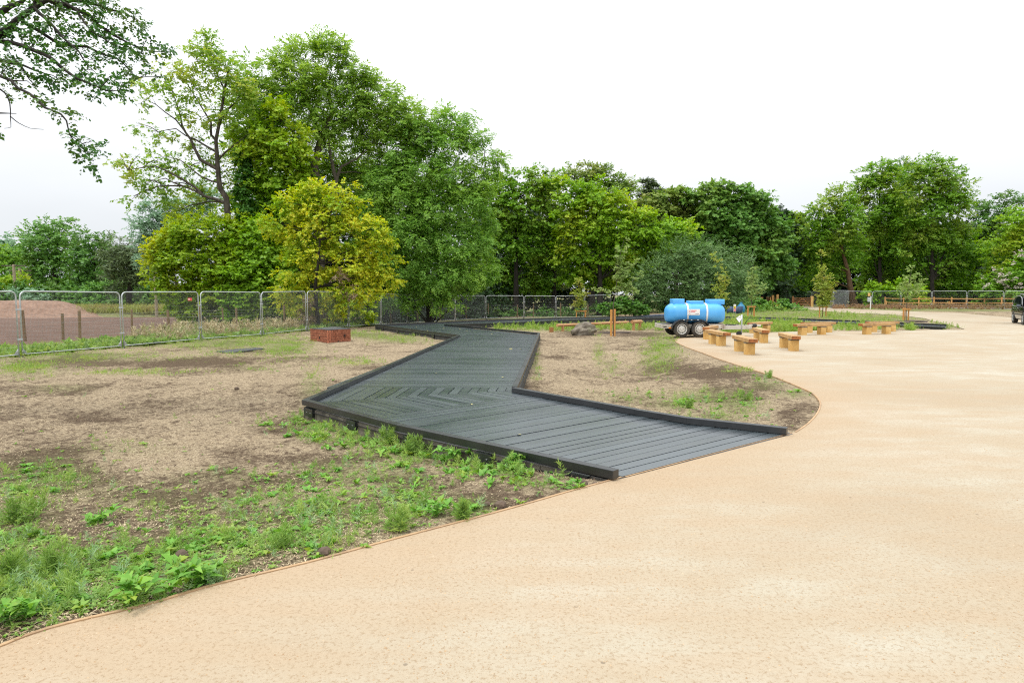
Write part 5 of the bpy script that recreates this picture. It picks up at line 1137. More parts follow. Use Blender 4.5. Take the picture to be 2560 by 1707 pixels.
# ------------------------------------------------------------------ staked saplings
def sapling(label, foot, d, stem, blobs, lm, stakes, leaf=.07, rc=.28, seed=90, branches=(), frame=None, dens=.8, rs=.022, **kw):
    bx = (foot[0] - CX) / F * d; z = h1(bx, d); root = thing('sapling', label, 'sapling', (bx, d, z), 0, 'young trees planted with stakes')
    V, Q, cents = make_crown([(b[0], b[1], d, b[2], b[3] if len(b) > 3 else b[2]) for b in blobs], rc, dens=dens, sprays=6, nl=6, leaf=leaf, aspect=kw.get('aspect', .7), droop=kw.get('droop', 0), seed=seed, back=-2, inner=.8)
    npobj('crown', V, Q, lm, root)
    mb = MB(); T = [Vector((bx, d, z))] + [D(p[0], p[1], d) for p in stem]; mb.tube(T, [rs * (1.1 - .85 * i / (len(T) - 1)) for i in range(len(T))], 7, False)
    for br_ in branches: P = [D(p[0], p[1], d) for p in br_]; mb.tube(P, [.012 * (1 - .7 * i / (len(P) - 1)) for i in range(len(P))], 5, False); T += P
    for c, cc in cents:
        c = Vector(c); s_ = min(T, key=lambda q: (q - c).length + (0 if q.z < c.z else .3)); limb(mb, s_, c, .007, .004, n=3, sides=3)
        for q in cc[::2]: limb(mb, c, Vector(q), .004, .002, n=2, sides=3)
    obj('stem', mb, M_BARKD if lm is not L_PALE else M_BARK, root, world=True)
    # stakes are their own timber support
    if stakes:
        sr = thing('tree_stakes', frame or 'pair of orange stakes', 'tree stakes', (bx, d, z), 0, 'timber supports for the young trees')
        for i, (px, h, r_) in enumerate(stakes):
            x = (px - CX) / F * d - bx; obj('stake', MB().tube([(x, .06 * (i - .5), -.15), (x, .06 * (i - .5), h)], r_, 10), M_STAKE, sr, auto=50)
        if len(stakes) > 1 and frame and 'bar' in frame:
            xa = (stakes[0][0] - CX) / F * d - bx; xb = (stakes[1][0] - CX) / F * d - bx; h = min(stakes[0][1], stakes[1][1])
            obj('cross_bar', MB().bar((xa - .1, -.06, h - .03), (xb + .1, -.06, h - .03), .05, .09), M_STAKE, sr, bevel=.006)
        else:
            obj('tie', MB().bar((-.02 + (stakes[0][0] - CX) / F * d - bx, -.02, stakes[0][1] - .12), (.05 + (stakes[-1][0] - CX) / F * d - bx, .02, stakes[0][1] - .05), .02, .035), M_BLACK, sr)
    return root
sapling('pale leaved sapling with a long left branch, tied to two orange stakes', (1535, 830), 29.4, [(1533, 790), (1533, 765), (1537, 740), (1541, 715), (1542, 690), (1546, 655), (1552, 630), (1560, 600)],
        [(1500, 720, 5), (1510, 724, 6), (1520, 726, 6), (1525, 733, 5), (1493, 724, 4), (1547, 722, 9), (1560, 718, 9), (1572, 724, 7), (1585, 728, 7), (1592, 730, 5), (1567, 735, 6), (1545, 700, 9), (1558, 690, 8), (1540, 690, 8), (1548, 676, 9), (1562, 680, 7), (1570, 668, 7), (1583, 660, 6), (1592, 655, 5), (1575, 705, 6), (1585, 697, 6), (1597, 690, 6), (1603, 684, 5), (1550, 660, 7), (1545, 648, 6), (1542, 638, 5), (1556, 640, 5), (1560, 625, 4), (1564, 612, 4), (1567, 600, 3), (1545, 625, 4), (1565, 655, 5)],
        L_PALE, [(1528, 1.2, .055), (1536.5, 1.22, .06)], leaf=.055, rc=.11, dens=.5, seed=91, frame='two thick orange stakes standing close together by the boulder', branches=[[(1538, 738), (1525, 732), (1507, 723), (1492, 724)], [(1540, 735), (1565, 738), (1592, 730)], [(1543, 722), (1567, 712), (1582, 703), (1602, 685)], [(1545, 690), (1575, 668), (1592, 656)], [(1543, 705), (1538, 690), (1541, 640), (1545, 622)]])
p = GP(1536, 831); mr = rock('mulch_ring', (p.x, p.y, h1(p.x, p.y) - .01), (1.9, 1.3, .16), 'ring of dark mulch round the pale sapling stakes', M_SOILDK, 9, 'mulch', 4); mr.rotation_euler = (0, 0, 0)
sapling('small yellow green conifer sapling staked behind the boardwalk', (1452, 790), 52, [(1451, 770), (1450, 740), (1449, 705)], [(1450, 702, 5, 7), (1451, 718, 9), (1445, 730, 11), (1457, 735, 11), (1447, 750, 12), (1456, 757, 9), (1437, 757, 8), (1444, 772, 5)], L_YSAP, [(1441, .82, .04), (1463.5, .86, .07)], leaf=.13, rc=.3, seed=92, frame='small bar topped stake frame by the back mesh fence', dens=.6, aspect=.3, droop=-.3)
sapling('yellowish sapling showing just above the blue tank', (1800, 795), 44, [(1800, 770), (1798, 720), (1795, 670)], [(1793, 660, 8, 14), (1800, 690, 16), (1812, 705, 14), (1795, 715, 14), (1785, 735, 12), (1805, 735, 15), (1808, 760, 14), (1790, 700, 10), (1780, 640, 4, 6)], L_YSAP, None, leaf=.08, rc=.32, seed=93, dens=.42)
sapling('pale green sapling in a bar topped stake frame right of the tank', (1879, 791), 49, [(1879, 760), (1878, 720), (1882, 690), (1884, 660)], [(1883, 668, 5, 8), (1878, 690, 10), (1888, 700, 11), (1877, 715, 13), (1890, 724, 10), (1902, 722, 8), (1880, 735, 12), (1884, 745, 7), (1908, 718, 4), (1872, 700, 7)], L_PALE, [(1869, .82, .055), (1885, .84, .065)], leaf=.10, rc=.28, seed=94, frame='bright orange bar topped stake frame right of the water tank', dens=.55, aspect=.5)
sapling('tall bushy sapling with a dead brown tip in front of the gate', (2057, 793), 47.5, [(2057, 760), (2056, 720), (2055, 670), (2054, 635)], [(2054, 640, 4, 10), (2056, 660, 7, 10), (2050, 680, 10), (2062, 685, 10), (2052, 700, 12), (2066, 705, 14), (2058, 725, 18, 16), (2072, 722, 11), (2050, 745, 14), (2066, 748, 15), (2058, 760, 14, 8), (2080, 708, 6), (2043, 715, 6)], L_YSAP, [(2048, .8, .045), (2065, .8, .045), (2058, .85, .03)], leaf=.11, rc=.3, seed=95, frame='thin bar topped stake frame with dark centre post in the grass island', dens=.6, aspect=.5)
sapling('pale sapling in a stake frame at the right end of the grass island', (2266, 803), 41.3, [(2266, 770), (2269, 735), (2274, 700), (2280, 670)], [(2283, 672, 6, 8), (2275, 690, 9), (2288, 700, 7), (2272, 708, 11), (2295, 688, 5), (2262, 720, 11), (2278, 725, 13), (2292, 728, 10), (2300, 712, 6), (2255, 715, 6), (2270, 738, 12), (2286, 740, 10), (2250, 728, 5), (2303, 708, 4)], L_PALE, [(2257.5, .85, .05), (2271.5, .8, .045), (2264.5, .88, .028)], leaf=.09, rc=.26, seed=96, frame='bar topped stake frame in a ring of bare soil near the car track', dens=.5, aspect=.5)
p = W(2266, 803); mr = rock('soil_ring', (p.x, p.y, h1(p.x, p.y) - .01), (2.6, 2.0, .16), 'ring of bare dark soil at the right end of the grass island', M_SOILDK, 9, 'soil', 3); mr.rotation_euler = (0, 0, 0)

# ------------------------------------------------------------------ poles, sign, bin, silt fence
M_POLE = plain('weathered_pole', (.32, .27, .18), .9, var=.2)
def pole(px, py0, py1, d, r, label, arms=()):
    a = D(px, py0, d); b = D(px, py1, d); o = thing('utility_pole', label, 'pole', (a.x, a.y, h1(a.x, a.y)))
    obj('shaft', MB().tube([(0, 0, -.3), (0, 0, b.z - o.location.z)], [r, r * .8], 8), M_POLE, o)
    for z in arms: obj('cross_arm', MB().bar((-1.3, 0, b.z - o.location.z + z), (1.3, 0, b.z - o.location.z + z), .14, .12), M_BARK, o)
pole(38.5, 740, 661, 72, .17, 'pale utility pole at the far left behind the soil heap', (-.15,))
pole(53, 740, 670, 76, .2, 'darker utility pole right of the pale one at the far left', (-.3, -.8))
pole(388, 700, 676, 60, .14, 'thin pale post standing in the bramble bank')
p = W(2176, 772.5); wp = thing('white_pole', 'white pole with a small grey box, at the right fence', 'pole', p)
obj('shaft', MB().tube([(0, 0, -.2), (0, 0, 1.42)], .055, 10), M_WHITE, wp); obj('box', MB().box((-.22, 0, 1.05), (.3, .12, .5)), M_GALV, wp, bevel=.02); obj('cap', MB().box((-.2, .02, 1.6), (.22, .15, .36)), M_OAK, wp, bevel=.01)
p = W(1836.5, 786.5); sg = thing('warning_sign', 'narrow white yellow and red warning sign right of the water tank', 'sign', p)
obj('board', MB().box((0, 0, .55), (.2, .02, .60)), M_WHITE, sg, bevel=.003)
M_YEL = plain('sign_yellow', (.85, .62, .03), .5, var=.05)
obj('yellow_panel', MB().box((0, -.012, .60), (.17, .006, .2)), M_YEL, sg); obj('red_panel', MB().box((0, -.012, .375), (.17, .006, .22)), M_RED, sg)
mb = MB(); mb.add([(-.055, -.017, .54), (.055, -.017, .54), (0, -.017, .66)], [(0, 1, 2)]); obj('symbol', mb, M_BLACK, sg)
for z in (.33, .38, .43): obj('small_print', MB().box((0, -.0165, z), (.12, .002, .016)), M_WHITE, sg)
obj('legs', MB().tube([(-.06, 0.015, -.1), (-.06, .015, .5)], .012, 6).tube([(.06, 0.015, -.1), (.06, .015, .5)], .012, 6), M_GALV, sg)
M_TARP = plain('dark_blue_sheet', (.045, .075, .14), .6, var=.3); M_BIN = plain('teal_blue_plastic', (.02, .19, .34), .45, var=.3)
def sheet(name, P, h, mat, label, cat):
    V = []; Fq = []
    for i, p in enumerate(P):
        for z in (0, h * .5, h * (1 + .04 * math.sin(i * 2))): V.append((p.x + .05 * math.sin(z * 4 + i), p.y + .06 * math.sin(i * 3 + z * 5), p.z + z))
    for i in range(len(P) - 1):
        for j in range(2): a = i * 3 + j; Fq.append((a, a + 3, a + 4, a + 1))
    m = MB(); m.v = V; m.f = Fq; o = obj(name, m, mat, None, smooth=True); s_ = o.modifiers.new('t', 'SOLIDIFY'); s_.thickness = .015; return tag(o, label, cat)
sheet('plastic_sheet', [W(1816 + i * 8, 784, 0) for i in range(6)], .62, M_TARP, 'dark blue plastic sheet fence right of the water tank', 'sheet fence')
p = W(1852, 782); bn = thing('blue_sack', 'teal blue sack standing in weeds right of the warning sign', 'sack', p)
obj('bag', MB().lathe([(0, .30), (.12, .36), (.4, .38), (.6, .33), (.72, .22), (.85, .1), (.95, .16)], 14, 'z'), M_BIN, bn, smooth=True)
sheet('silt_barrier', [Vector((x, 47.5 + .35 * x, h1(x, 47.5 + .35 * x))) for x in np.arange(7, 13, .6)], .30, M_TARP, 'low dark blue barrier strip in the grass behind the short log', 'barrier')

# ------------------------------------------------------------------ soil heap beyond the fence (terrain)
def terrain(name, cx, cy, ax, ay, h, mat, flat=.5, seed=0, attrs=None, rot=0.0):
    n = 60; V = []; u = np.linspace(-1.15, 1.15, n); U, Vv = np.meshgrid(u, u); rr_ = np.sqrt(U ** 2 + Vv ** 2)
    hh = h * (1 - sstep(flat, 1.0, rr_)) + (fbm(U * 5, Vv * 5, seed) - .5) * h * .12 * (rr_ < 1) - .25 * sstep(.95, 1.15, rr_)
    x = cx + U * ax; y = cy + Vv * ay; z = hh + hgt(x.ravel(), y.ravel()).reshape(x.shape) + .01
    I_ = np.arange(n * n).reshape(n, n); Qq = np.stack([I_[:-1, :-1].ravel(), I_[:-1, 1:].ravel(), I_[1:, 1:].ravel(), I_[1:, :-1].ravel()], 1)
    at_ = {k: np.full(n * n, v) for k, v in (attrs or {}).items()}
    o = npobj(name, np.stack([x.ravel(), y.ravel(), z.ravel()], 1), Qq, mat, attrs=at_, smooth=True); return tag(o, kind='structure')
M_HEAP = NT('red_soil_heap'); t = M_HEAP; c = t.coord(); nn = t.noise(c, 2.5, 6, .7)
M_HEAP = t.done(t.bsdf(t.ramp(nn, [(.3, (.19, .12, .085)), (.55, (.29, .19, .14)), (.75, (.38, .26, .195))]), .95, .1, bump=t.noise(c, 9, 5, .7), bstr=.7, bdist=.08))
hc = W(20, 777); terrain('soil_mound', -52.5, 62.5, 15.0, 5.0, 1.50, M_HEAP, .58, 3)
hb_ = W(320, 776); terrain('grass_bank', hb_.x + 1, 64.5, 9.5, 3.4, .85, M_GROUND, .25, 4, {'green': 1.0, 'soil': 0, 'field': 0})

# ------------------------------------------------------------------ parked car
def car():
    fr = W(2561, 813); rrp = W(2532, 807.2); ax_ = (fr - rrp); ax_.z = 0; wb = 2.72; ax_.normalize()
    side = Vector((-ax_.y, ax_.x, 0)) ; side = side if side.x > 0 else -side
    root = thing('parked_car', 'black people carrier facing the camera, cut by the right edge of the photo', 'car', (rrp.x, rrp.y, 0), math.atan2(ax_.y, ax_.x))
    # local frame: +x forward, visible flank at y = s*0, body extends to y = Wd
    s_ = 1 if (Matrix.Rotation(root.rotation_euler.z, 3, 'Z') @ Vector((0, 1, 0))).dot(side) > 0 else -1
    Wd = 1.78
    # stations: x, z low, z belt, z roof, tuck of roof
    st_ = [(-.86, .42, .80, .86, .10), (-.80, .32, .98, 1.30, .16), (-.66, .26, 1.02, 1.52, .17), (-.3, .24, 1.02, 1.62, .17), (.5, .24, 1.0, 1.68, .17), (1.2, .24, .98, 1.67, .17), (1.75, .24, .97, 1.56, .19), (2.25, .24, .95, 1.28, .24), (2.7, .25, .94, 1.04, .26), (3.1, .26, .84, .92, .20), (3.42, .30, .70, .76, .14), (3.55, .38, .56, .6, .2)]
    mb = MB(); n = 14
    for x, zl, zb_, zr, tk_ in st_:
        inset = .0 if -.7 < x < 3.0 else .10
        prof = [(.10 + inset, zl), (.03 + inset, zl + .06), (.0 + inset, zl + .22), (.0 + inset, (zl + zb_) / 2 + .08), (.03 + inset, zb_), (tk_ * .75 + inset, (zb_ + zr) / 2 + .05), (tk_ + .06 + inset, zr - .03), (tk_ + .22 + inset, zr)]
        prof = prof + [(Wd - a, b) for a, b in prof[::-1]]
        for a, b in prof: mb.v.append((x, s_ * a, b))
    n = 16
    for i in range(len(st_) - 1):
        for k in range(n): a = i * n + k; b = i * n + (k + 1) % n; mb.f.append((a, b, b + n, a + n))
    mb.f.append(tuple(range(n))); mb.f.append(tuple((len(st_) - 1) * n + k for k in range(n))[::-1])
    paint = NT('black_car_paint'); M_PAINT = paint.done(paint.bsdf((.012, .012, .014), .22, .5, Coat_Weight=.8, Coat_Roughness=.04))
    gl = NT('tinted_glass'); M_GL = gl.done(gl.bsdf((.012, .018, .018), .05, .6))
    bo = obj('body', mb, M_PAINT, root, auto=30)
    def side_poly(name, pts, mat, off=.012, far=False, par=None):
        m = MB(); vs = []
        for x, z in pts:
            zb_ = 1.0; f_ = max(0, min(1, (z - zb_) / .55)); y = .03 + .105 * f_ - off
            vs.append((x, s_ * (y if not far else Wd - y), z))
        n_ = len(vs); vs2 = [(v[0], v[1] + s_ * (.02 if not far else -.02), v[2]) for v in vs]
        m.add(vs + vs2, [tuple(range(n_)), tuple(range(2 * n_ - 1, n_ - 1, -1))] + [(i, (i + 1) % n_, n_ + (i + 1) % n_, n_ + i) for i in range(n_)])
        return obj(name, m, mat, par or root)
    for far in (False, True):
        side_poly('window', [(-.55, 1.06), (-.48, 1.36), (-.3, 1.48), (.32, 1.55), (.34, 1.04)], M_GL, far=far)
        side_poly('window', [(.40, 1.04), (.38, 1.55), (1.18, 1.54), (1.22, 1.02)], M_GL, far=far)
        side_poly('window', [(1.28, 1.02), (1.24, 1.54), (1.62, 1.46), (2.05, 1.20), (2.2, 1.0)], M_GL, far=far)
    obj('chrome_trim', MB().tube([(-.58, s_ * .0, 1.10), (-.5, s_ * .05, 1.40), (-.3, s_ * .08, 1.52), (.4, s_ * .10, 1.60), (1.2, s_ * .10, 1.59), (1.7, s_ * .085, 1.46), (2.2, s_ * .02, 1.10)], .011, 6), M_GALV, root)
    obj('chrome_trim', MB().tube([(-.58, s_ * .012, 1.08), (-.5, s_ * .012, 1.02), (1.0, s_ * .012, .99), (2.2, s_ * .012, .98)], .010, 6), M_GALV, root)
    ws = MB(); ws.add([(1.80, s_ * .3, 1.545), (1.80, s_ * (Wd - .3), 1.545), (2.66, s_ * (Wd - .3), 1.075), (2.66, s_ * .3, 1.075), (1.78, s_ * .3, 1.53), (1.78, s_ * (Wd - .3), 1.53), (2.64, s_ * (Wd - .3), 1.06), (2.64, s_ * .3, 1.06)], [(0, 1, 2, 3), (7, 6, 5, 4), (0, 4, 5, 1), (1, 5, 6, 2), (2, 6, 7, 3), (3, 7, 4, 0)]); obj('windscreen', ws, M_GL, root)
    for y in (-.11, Wd + .11):
        m = MB().box((2.02, s_ * y, 1.05), (.16, .20, .14)); obj('mirror', m, plain('mirror_shell', (.10, .12, .15), .2, .3), root, bevel=.03)
    for x in (0.0, wb):
        for y, sd in ((.10, -1), (Wd - .10, 1)):
            wh = MB(); wh.lathe([(-.11, .2), (-.11, .30), (-.09, .325), (.09, .325), (.11, .30), (.11, .2)], 32, 'y', (x, s_ * y, .325), False); wo = obj('wheel', wh, M_RUBBER, root, auto=40)
            rm = MB(); f = s_ * (y + sd * .112); rm.lathe([(-.008, .215), (.004, .20), (-.004, .17)], 28, 'y', (x, f, .325), False)
            for k in range(7):
                a = k * 2 * math.pi / 7; rm.bar((x + math.cos(a) * .03, f, .325 + math.sin(a) * .03), (x + math.cos(a) * .19, f, .325 + math.sin(a) * .19), .04, .03)
            obj('rim', rm, M_GALV, wo)
            ar = MB().lathe([(-.02, .36), (.02, .375), (.02, .33)], 28, 'y', (x, s_ * (y - sd * -.02) if False else s_ * (.005 if sd < 0 else Wd - .005), .335)); obj('wheel_arch', ar, M_BLACK, root)
    hl = NT('headlight_lens'); M_HL = hl.done(hl.bsdf((.82, .84, .88), .08, .6))
    for y in (.14, Wd - .14): obj('headlight', MB().box((3.16, s_ * y, .76), (.50, .20, .13), 0, Matrix.Rotation(.28, 3, 'Y')), M_HL, root, bevel=.03)
    obj('grille', MB().box((3.55, s_ * Wd / 2, .55), (.05, .9, .14)), M_BLACK, root, bevel=.01)
    obj('number_plate', MB().box((3.585, s_ * Wd / 2, .42), (.02, .5, .11)), M_WHITE, root)
    for x in (.1, 1.25): obj('door_handle', MB().box((x + .0, s_ * -.012, .90), (.16, .03, .03)), M_GALV, root, bevel=.005)
    obj('side_moulding', MB().box((1.35, s_ * -.008, .55), (1.9, .02, .07)), M_BLACK, root, bevel=.004)
    obj('tail_light', MB().box((-.78, s_ * .13, .95), (.06, .14, .35)), M_RED, root, bevel=.01)
    for y in (.33, Wd - .33): obj('roof_rail', MB().tube([(-.4, s_ * y, 1.63), (-.2, s_ * y, 1.69), (1.2, s_ * y, 1.72), (1.5, s_ * y, 1.64)], .015, 6), M_GALV, root)
car()

# ------------------------------------------------------------------ weeds, grass and litter on the ground
def sample_px(n, x0, x1, y0, y1, r, pw=1.0):
    px = r.uniform(x0, x1, n); py = y0 + (y1 - y0) * r.random(n) ** pw
    u = (px - CX) / F; v = -(py - CY) / F
    ry = cT + v * sT; rz = -sT + v * cT; k = -HC / rz
    x = u * k; y = ry * k; return x, y
def on_soil(x, y): return ~inpoly(x, y, PATH) & ~inpoly(x, y, DECKPOLY)
def keep(x, y, w): m = rng.random(len(x)) < w; return x[m], y[m]
def clumpy(x, y, s=1.0, seed=1): return sstep(.42, .62, fbm(x * 1.3 * s, y * 1.3 * s, seed, 4))
def plants_rosette(x, y, z, size, nl, r, up=.35, asp=.38):
    n = len(x); k = nl; a = (r.random((n, 1)) * 6.28 + np.arange(k)[None, :] * 2.4 + r.normal(size=(n, k)) * .25)
    el = up * (.4 + 1.2 * r.random((n, k)))
    d = np.stack([np.cos(a) * np.cos(el), np.sin(a) * np.cos(el), np.sin(el)], 2).reshape(-1, 3)
    B = np.repeat(np.stack([x, y, z + .004], 1), k, 0) + r.normal(size=(n * k, 3)) * np.repeat(size, k)[:, None] * np.array([.12, .12, .04])
    L = np.repeat(size, k) * (.55 + .6 * r.random(n * k)); nr = unit(np.array([0, 0, 1.0]) + r.normal(size=(n * k, 3)) * .3 - d * .3)
    return leaf_quads(B, d, nr, L, L * asp * (.7 + .6 * r.random(n * k)), .5)
def plants_feather(x, y, z, size, nl, r, asp=.13):
    n = len(x); k = nl; t_ = r.random((n, k)); a = r.random((n, k)) * 6.28; lean = r.normal(size=(n, 1, 2)) * .22
    el = .25 + .75 * t_ + r.normal(size=(n, k)) * .15
    d = np.stack([np.cos(a) * np.cos(el), np.sin(a) * np.cos(el), np.sin(el)], 2)
    s = size[:, None]
    B = np.stack([x[:, None] + lean[:, :, 0] * t_ * s, y[:, None] + lean[:, :, 1] * t_ * s, z[:, None] + t_ * s * .8], 2)
    L = (s * (.42 - .20 * t_)).reshape(-1) * (.7 + .6 * r.random(n * k))
    return leaf_quads(B.reshape(-1, 3), d.reshape(-1, 3), rdir(n * k, r), L, np.maximum(L * asp, .003), .3)
def plants_grass(x, y, z, size, nl, r, wd=.045, lay=.5):
    n = len(x); k = nl; a = r.random((n, k)) * 6.28; el = 1.45 - lay * r.random((n, k)) * 1.4
    d = np.stack([np.cos(a) * np.cos(el), np.sin(a) * np.cos(el), np.sin(el)], 2).reshape(-1, 3)
    B = np.repeat(np.stack([x, y, z], 1), k, 0) + r.normal(size=(n * k, 3)) * np.repeat(size, k)[:, None] * np.array([.45, .45, 0])
    L = np.repeat(size, k) * (.5 + .7 * r.random(n * k)); return leaf_quads(B, d, rdir(n * k, r), L, L * wd * (.7 + .6 * r.random(n * k)), .35)
def combine(parts, name, mats, label, cat, kind='stuff'):
    Vs, Qs, mi = [], [], []; o_ = 0
    for (V, Q), m in parts: Vs.append(V); Qs.append(Q + o_); mi.append(np.full(len(Q), m)); o_ += len(V)
    e = npobj(name, np.concatenate(Vs), np.concatenate(Qs), None, mats=mats, midx=np.concatenate(mi)); return tag(e, label, cat, kind=kind)
W_A = leafmat('weed_green', (.125, .235, .045), (.235, .35, .085), (.34, .42, .10), .35, 3.0, lb=1.3)
W_B = leafmat('weed_bluegreen', (.16, .28, .12), (.30, .42, .21), None, .3, lb=1.3)
W_C = leafmat('weed_broadleaf', (.08, .22, .03), (.17, .36, .05), (.30, .36, .06), .3, 4.0, lb=1.3)
W_G = leafmat('grass_blades', (.14, .25, .035), (.26, .38, .07), (.36, .36, .12), .35, 1.0, lb=1.3)
W_D = leafmat('dry_straw_stems', (.42, .32, .19), (.62, .52, .34), (.20, .13, .08), .2, 2.0, lb=1.1)
W_T = leafmat('tan_seedheads', (.36, .29, .16), (.60, .52, .33), (.20, .30, .07), .25, 1.2, lb=1.1, fr=.6)
W_R = leafmat('russet_grass', (.28, .16, .09), (.42, .29, .16), (.20, .23, .07), .25, .4, lb=1.1)
r_ = np.random.default_rng(77)
# near and middle weeds (perspective-even coverage: plants get sparser with distance as they get harder to see)
x, y = sample_px(30000, -60, 2120, 872, 1640, r_, .85); m = on_soil(x, y); x, y = x[m], y[m]; z = hgt(x, y)
gw = gsum(GREEN, x, y, z); dk_ = dpoly(x, y, [tuple(p) for p in lk], closed=False); gw = np.clip(gw, 0, .8) + .55 * np.exp(-((dk_ - .25) / .35) ** 2) * (x < 0.3); w = np.clip(gw * (.10 + 1.0 * clumpy(x, y, 3.2)) * 1.1 * np.where(x > .6, 2.4, 1), 0, 1) * np.where((y < 13) | (x > .6), 1, .7); w = w + .014 * clumpy(x, y, 1.5, 77)
m = r_.random(len(x)) < w; x, y, z = x[m], y[m], z[m]; n = len(x); ty = r_.random(n) + (fbm(x * .9, y * .9, 21) - .48) * 1.3
sz = np.where(x > .6, 1.3, 1) * (.035 + .10 * r_.random(n) ** 2.2) * (.75 + .4 * np.clip(gsum(GREEN, x, y, z), 0, 1.0))
parts = []
a = ty < .34; parts.append((plants_rosette(x[a], y[a], z[a], sz[a] * .72, 9, r_, .55, .42), 2))
a = (ty >= .34) & (ty < .70); parts.append((plants_feather(x[a], y[a], z[a], sz[a] * 1.25, 46, r_), 1 if False else 0))
a = (ty >= .70) & (ty < .88); parts.append((plants_feather(x[a], y[a], z[a], sz[a] * 1.15, 40, r_, .11), 1))
a = ty >= .88; parts.append((plants_grass(x[a], y[a], z[a], sz[a] * .9, 12, r_, .07, .9), 0))
combine(parts, 'weeds', [W_A, W_B, W_C], 'low green weeds scattered over the bare plots', 'weeds')
n = 460; tt_ = r_.random(n); oo = .04 + .75 * r_.random(n) ** 1.5; pts_ = [arc(lk, t__) for t__ in tt_ * .93]; dirn = (lk[2] - lk[0]).normalized(); nn_ = Vector((dirn.y, -dirn.x, 0)); nn_ = nn_ if nn_.y < 0 else -nn_
x = np.array([p.x + nn_.x * o_ for p, o_ in zip(pts_, oo)]); y = np.array([p.y + nn_.y * o_ for p, o_ in zip(pts_, oo)]); m = on_soil(x, y) & (r_.random(n) < .25 + .9 * clumpy(x, y, 1.8, 61)); x, y = x[m], y[m]; z = hgt(x, y); n = len(x); sz = .05 + .12 * r_.random(n) ** 1.6; a = r_.random(n) < .5
combine([(plants_feather(x[a], y[a], z[a], sz[a] * 1.35, 46, r_), 0), (plants_rosette(x[~a], y[~a], z[~a], sz[~a] * .8, 9, r_, .6, .4), 1)], 'weeds', [W_A, W_C], 'fresh weeds along the side of the boardwalk', 'weeds')
# fine seedlings
x, y = sample_px(26000, -60, 2120, 866, 1640, r_, .8); m = on_soil(x, y); x, y = x[m], y[m]; z = hgt(x, y)
gw = gsum(GREEN, x, y, z); w = np.clip(gw * 1.0 + .10 * clumpy(x, y, .8, 4), 0, 1) * (.25 + .9 * clumpy(x, y, 2.5, 8)); m = r_.random(len(x)) < w; x, y, z = x[m], y[m], z[m]
combine([(plants_rosette(x, y, z, .018 + .03 * r_.random(len(x)), 6, r_, .5, .4), 0)], 'seedlings', [W_A], 'tiny green seedlings dotting the soil', 'seedlings')
# grass: far strips
x, y = sample_px(52000, -60, 2560, 766, 930, r_, 1.0); m = on_soil(x, y) & (y < 90); x, y = x[m], y[m]; z = hgt(x, y)
gw = gsum(GREEN, x, y, z); w = np.clip(gw * .95, 0, 1) * (.35 + .8 * clumpy(x, y, .8, 12)); m = r_.random(len(x)) < w; x, y, z = x[m], y[m], z[m]
hh = (.05 + .09 * r_.random(len(x))) * (1 + np.clip((y - 24) / 22, 0, 1) * 1.2)
combine([(plants_grass(x, y, z, hh, 9, r_, .10, .8), 0)], 'grass', [W_G], 'fresh green grass on the strips and island', 'grass')
# denser rough weeds in the island and by the boardwalk
px = np.concatenate([r_.uniform(1810, 2000, 900), r_.uniform(1930, 2070, 420), r_.uniform(2080, 2290, 260), r_.uniform(2320, 2400, 50), r_.uniform(1235, 1660, 420), r_.uniform(2060, 2140, 60)])
py = np.concatenate([r_.uniform(800, 829, 900), r_.uniform(812, 826, 420), r_.uniform(812, 826, 260), r_.uniform(811, 822, 50), r_.uniform(805, 818, 420), r_.uniform(785, 796, 60)])
P = [W(a, b) for a, b in zip(px, py)]; x = np.array([p.x for p in P]); y = np.array([p.y for p in P]); m = on_soil(x, y) & (clumpy(x, y, .7, 31) * .9 + .25 > r_.random(len(x))); x, y = x[m], y[m]; z = hgt(x, y)
h_ = .16 + .30 * r_.random(len(x)) ** 1.3
combine([(plants_feather(x, y, z, h_, 46, r_, .2), 0), (plants_grass(x, y, z, h_ * .8, 10, r_, .05, .5), 0)], 'tall_weeds', [W_G], 'tall rough weeds growing beside the far boardwalk', 'weeds')
# strip of growth at the mesh fence and dead stems behind it
hx = np.array([p[0] for p in HERAS]); hy = np.array([p[1] for p in HERAS])
n = 2600; yy = r_.uniform(15.5, 42, n); off = r_.uniform(.15, 3.0, n); xx = np.interp(yy, hy, hx) - off; zz = hgt(xx, yy)
n1 = clumpy(xx, yy, .5, 5) + .25 > r_.random(n)
combine([(plants_rosette(xx[n1], yy[n1], zz[n1], .16 + .16 * r_.random(n1.sum()), 12, r_, .9, .5), 1), (plants_grass(xx, yy, zz, .12 + .2 * r_.random(n), 10, r_, .06, .6), 0)], 'fence_line_weeds', [W_G, W_A], 'green weeds along the back of the left mesh fence', 'weeds')
n = 460; yy = r_.uniform(26.0, 37, n); off = r_.uniform(.8, 4.5, n) ; xx = np.interp(yy, hy, hx) - off; zz = hgt(xx, yy); pp = proj(xx, yy, zz)[0]
m = (r_.random(n) < np.where(pp < 330, .10, .9)) & (clumpy(xx, yy, .45, 15) + .15 > r_.random(n)); xx, yy, zz = xx[m], yy[m], zz[m]; h_ = .25 + .55 * r_.random(len(xx))
combine([(plants_feather(xx, yy, zz, h_, 60, r_, .22), 0), (plants_grass(xx, yy, zz, h_, 8, r_, .02, .35), 0)], 'dry_weeds', [W_T], 'tan dead weeds and seed heads behind the left mesh fence', 'dry weeds')
n = 2400; pxx = r_.uniform(2080, 2600, n); dd_ = r_.uniform(74, 81, n) - (pxx - 2080) / 520 * 4.0; xx = (pxx - CX) / F * dd_; zz = hgt(xx, dd_); m = clumpy(xx, dd_, .25, 17) + .3 > r_.random(n); xx, dd_, zz = xx[m], dd_[m], zz[m]
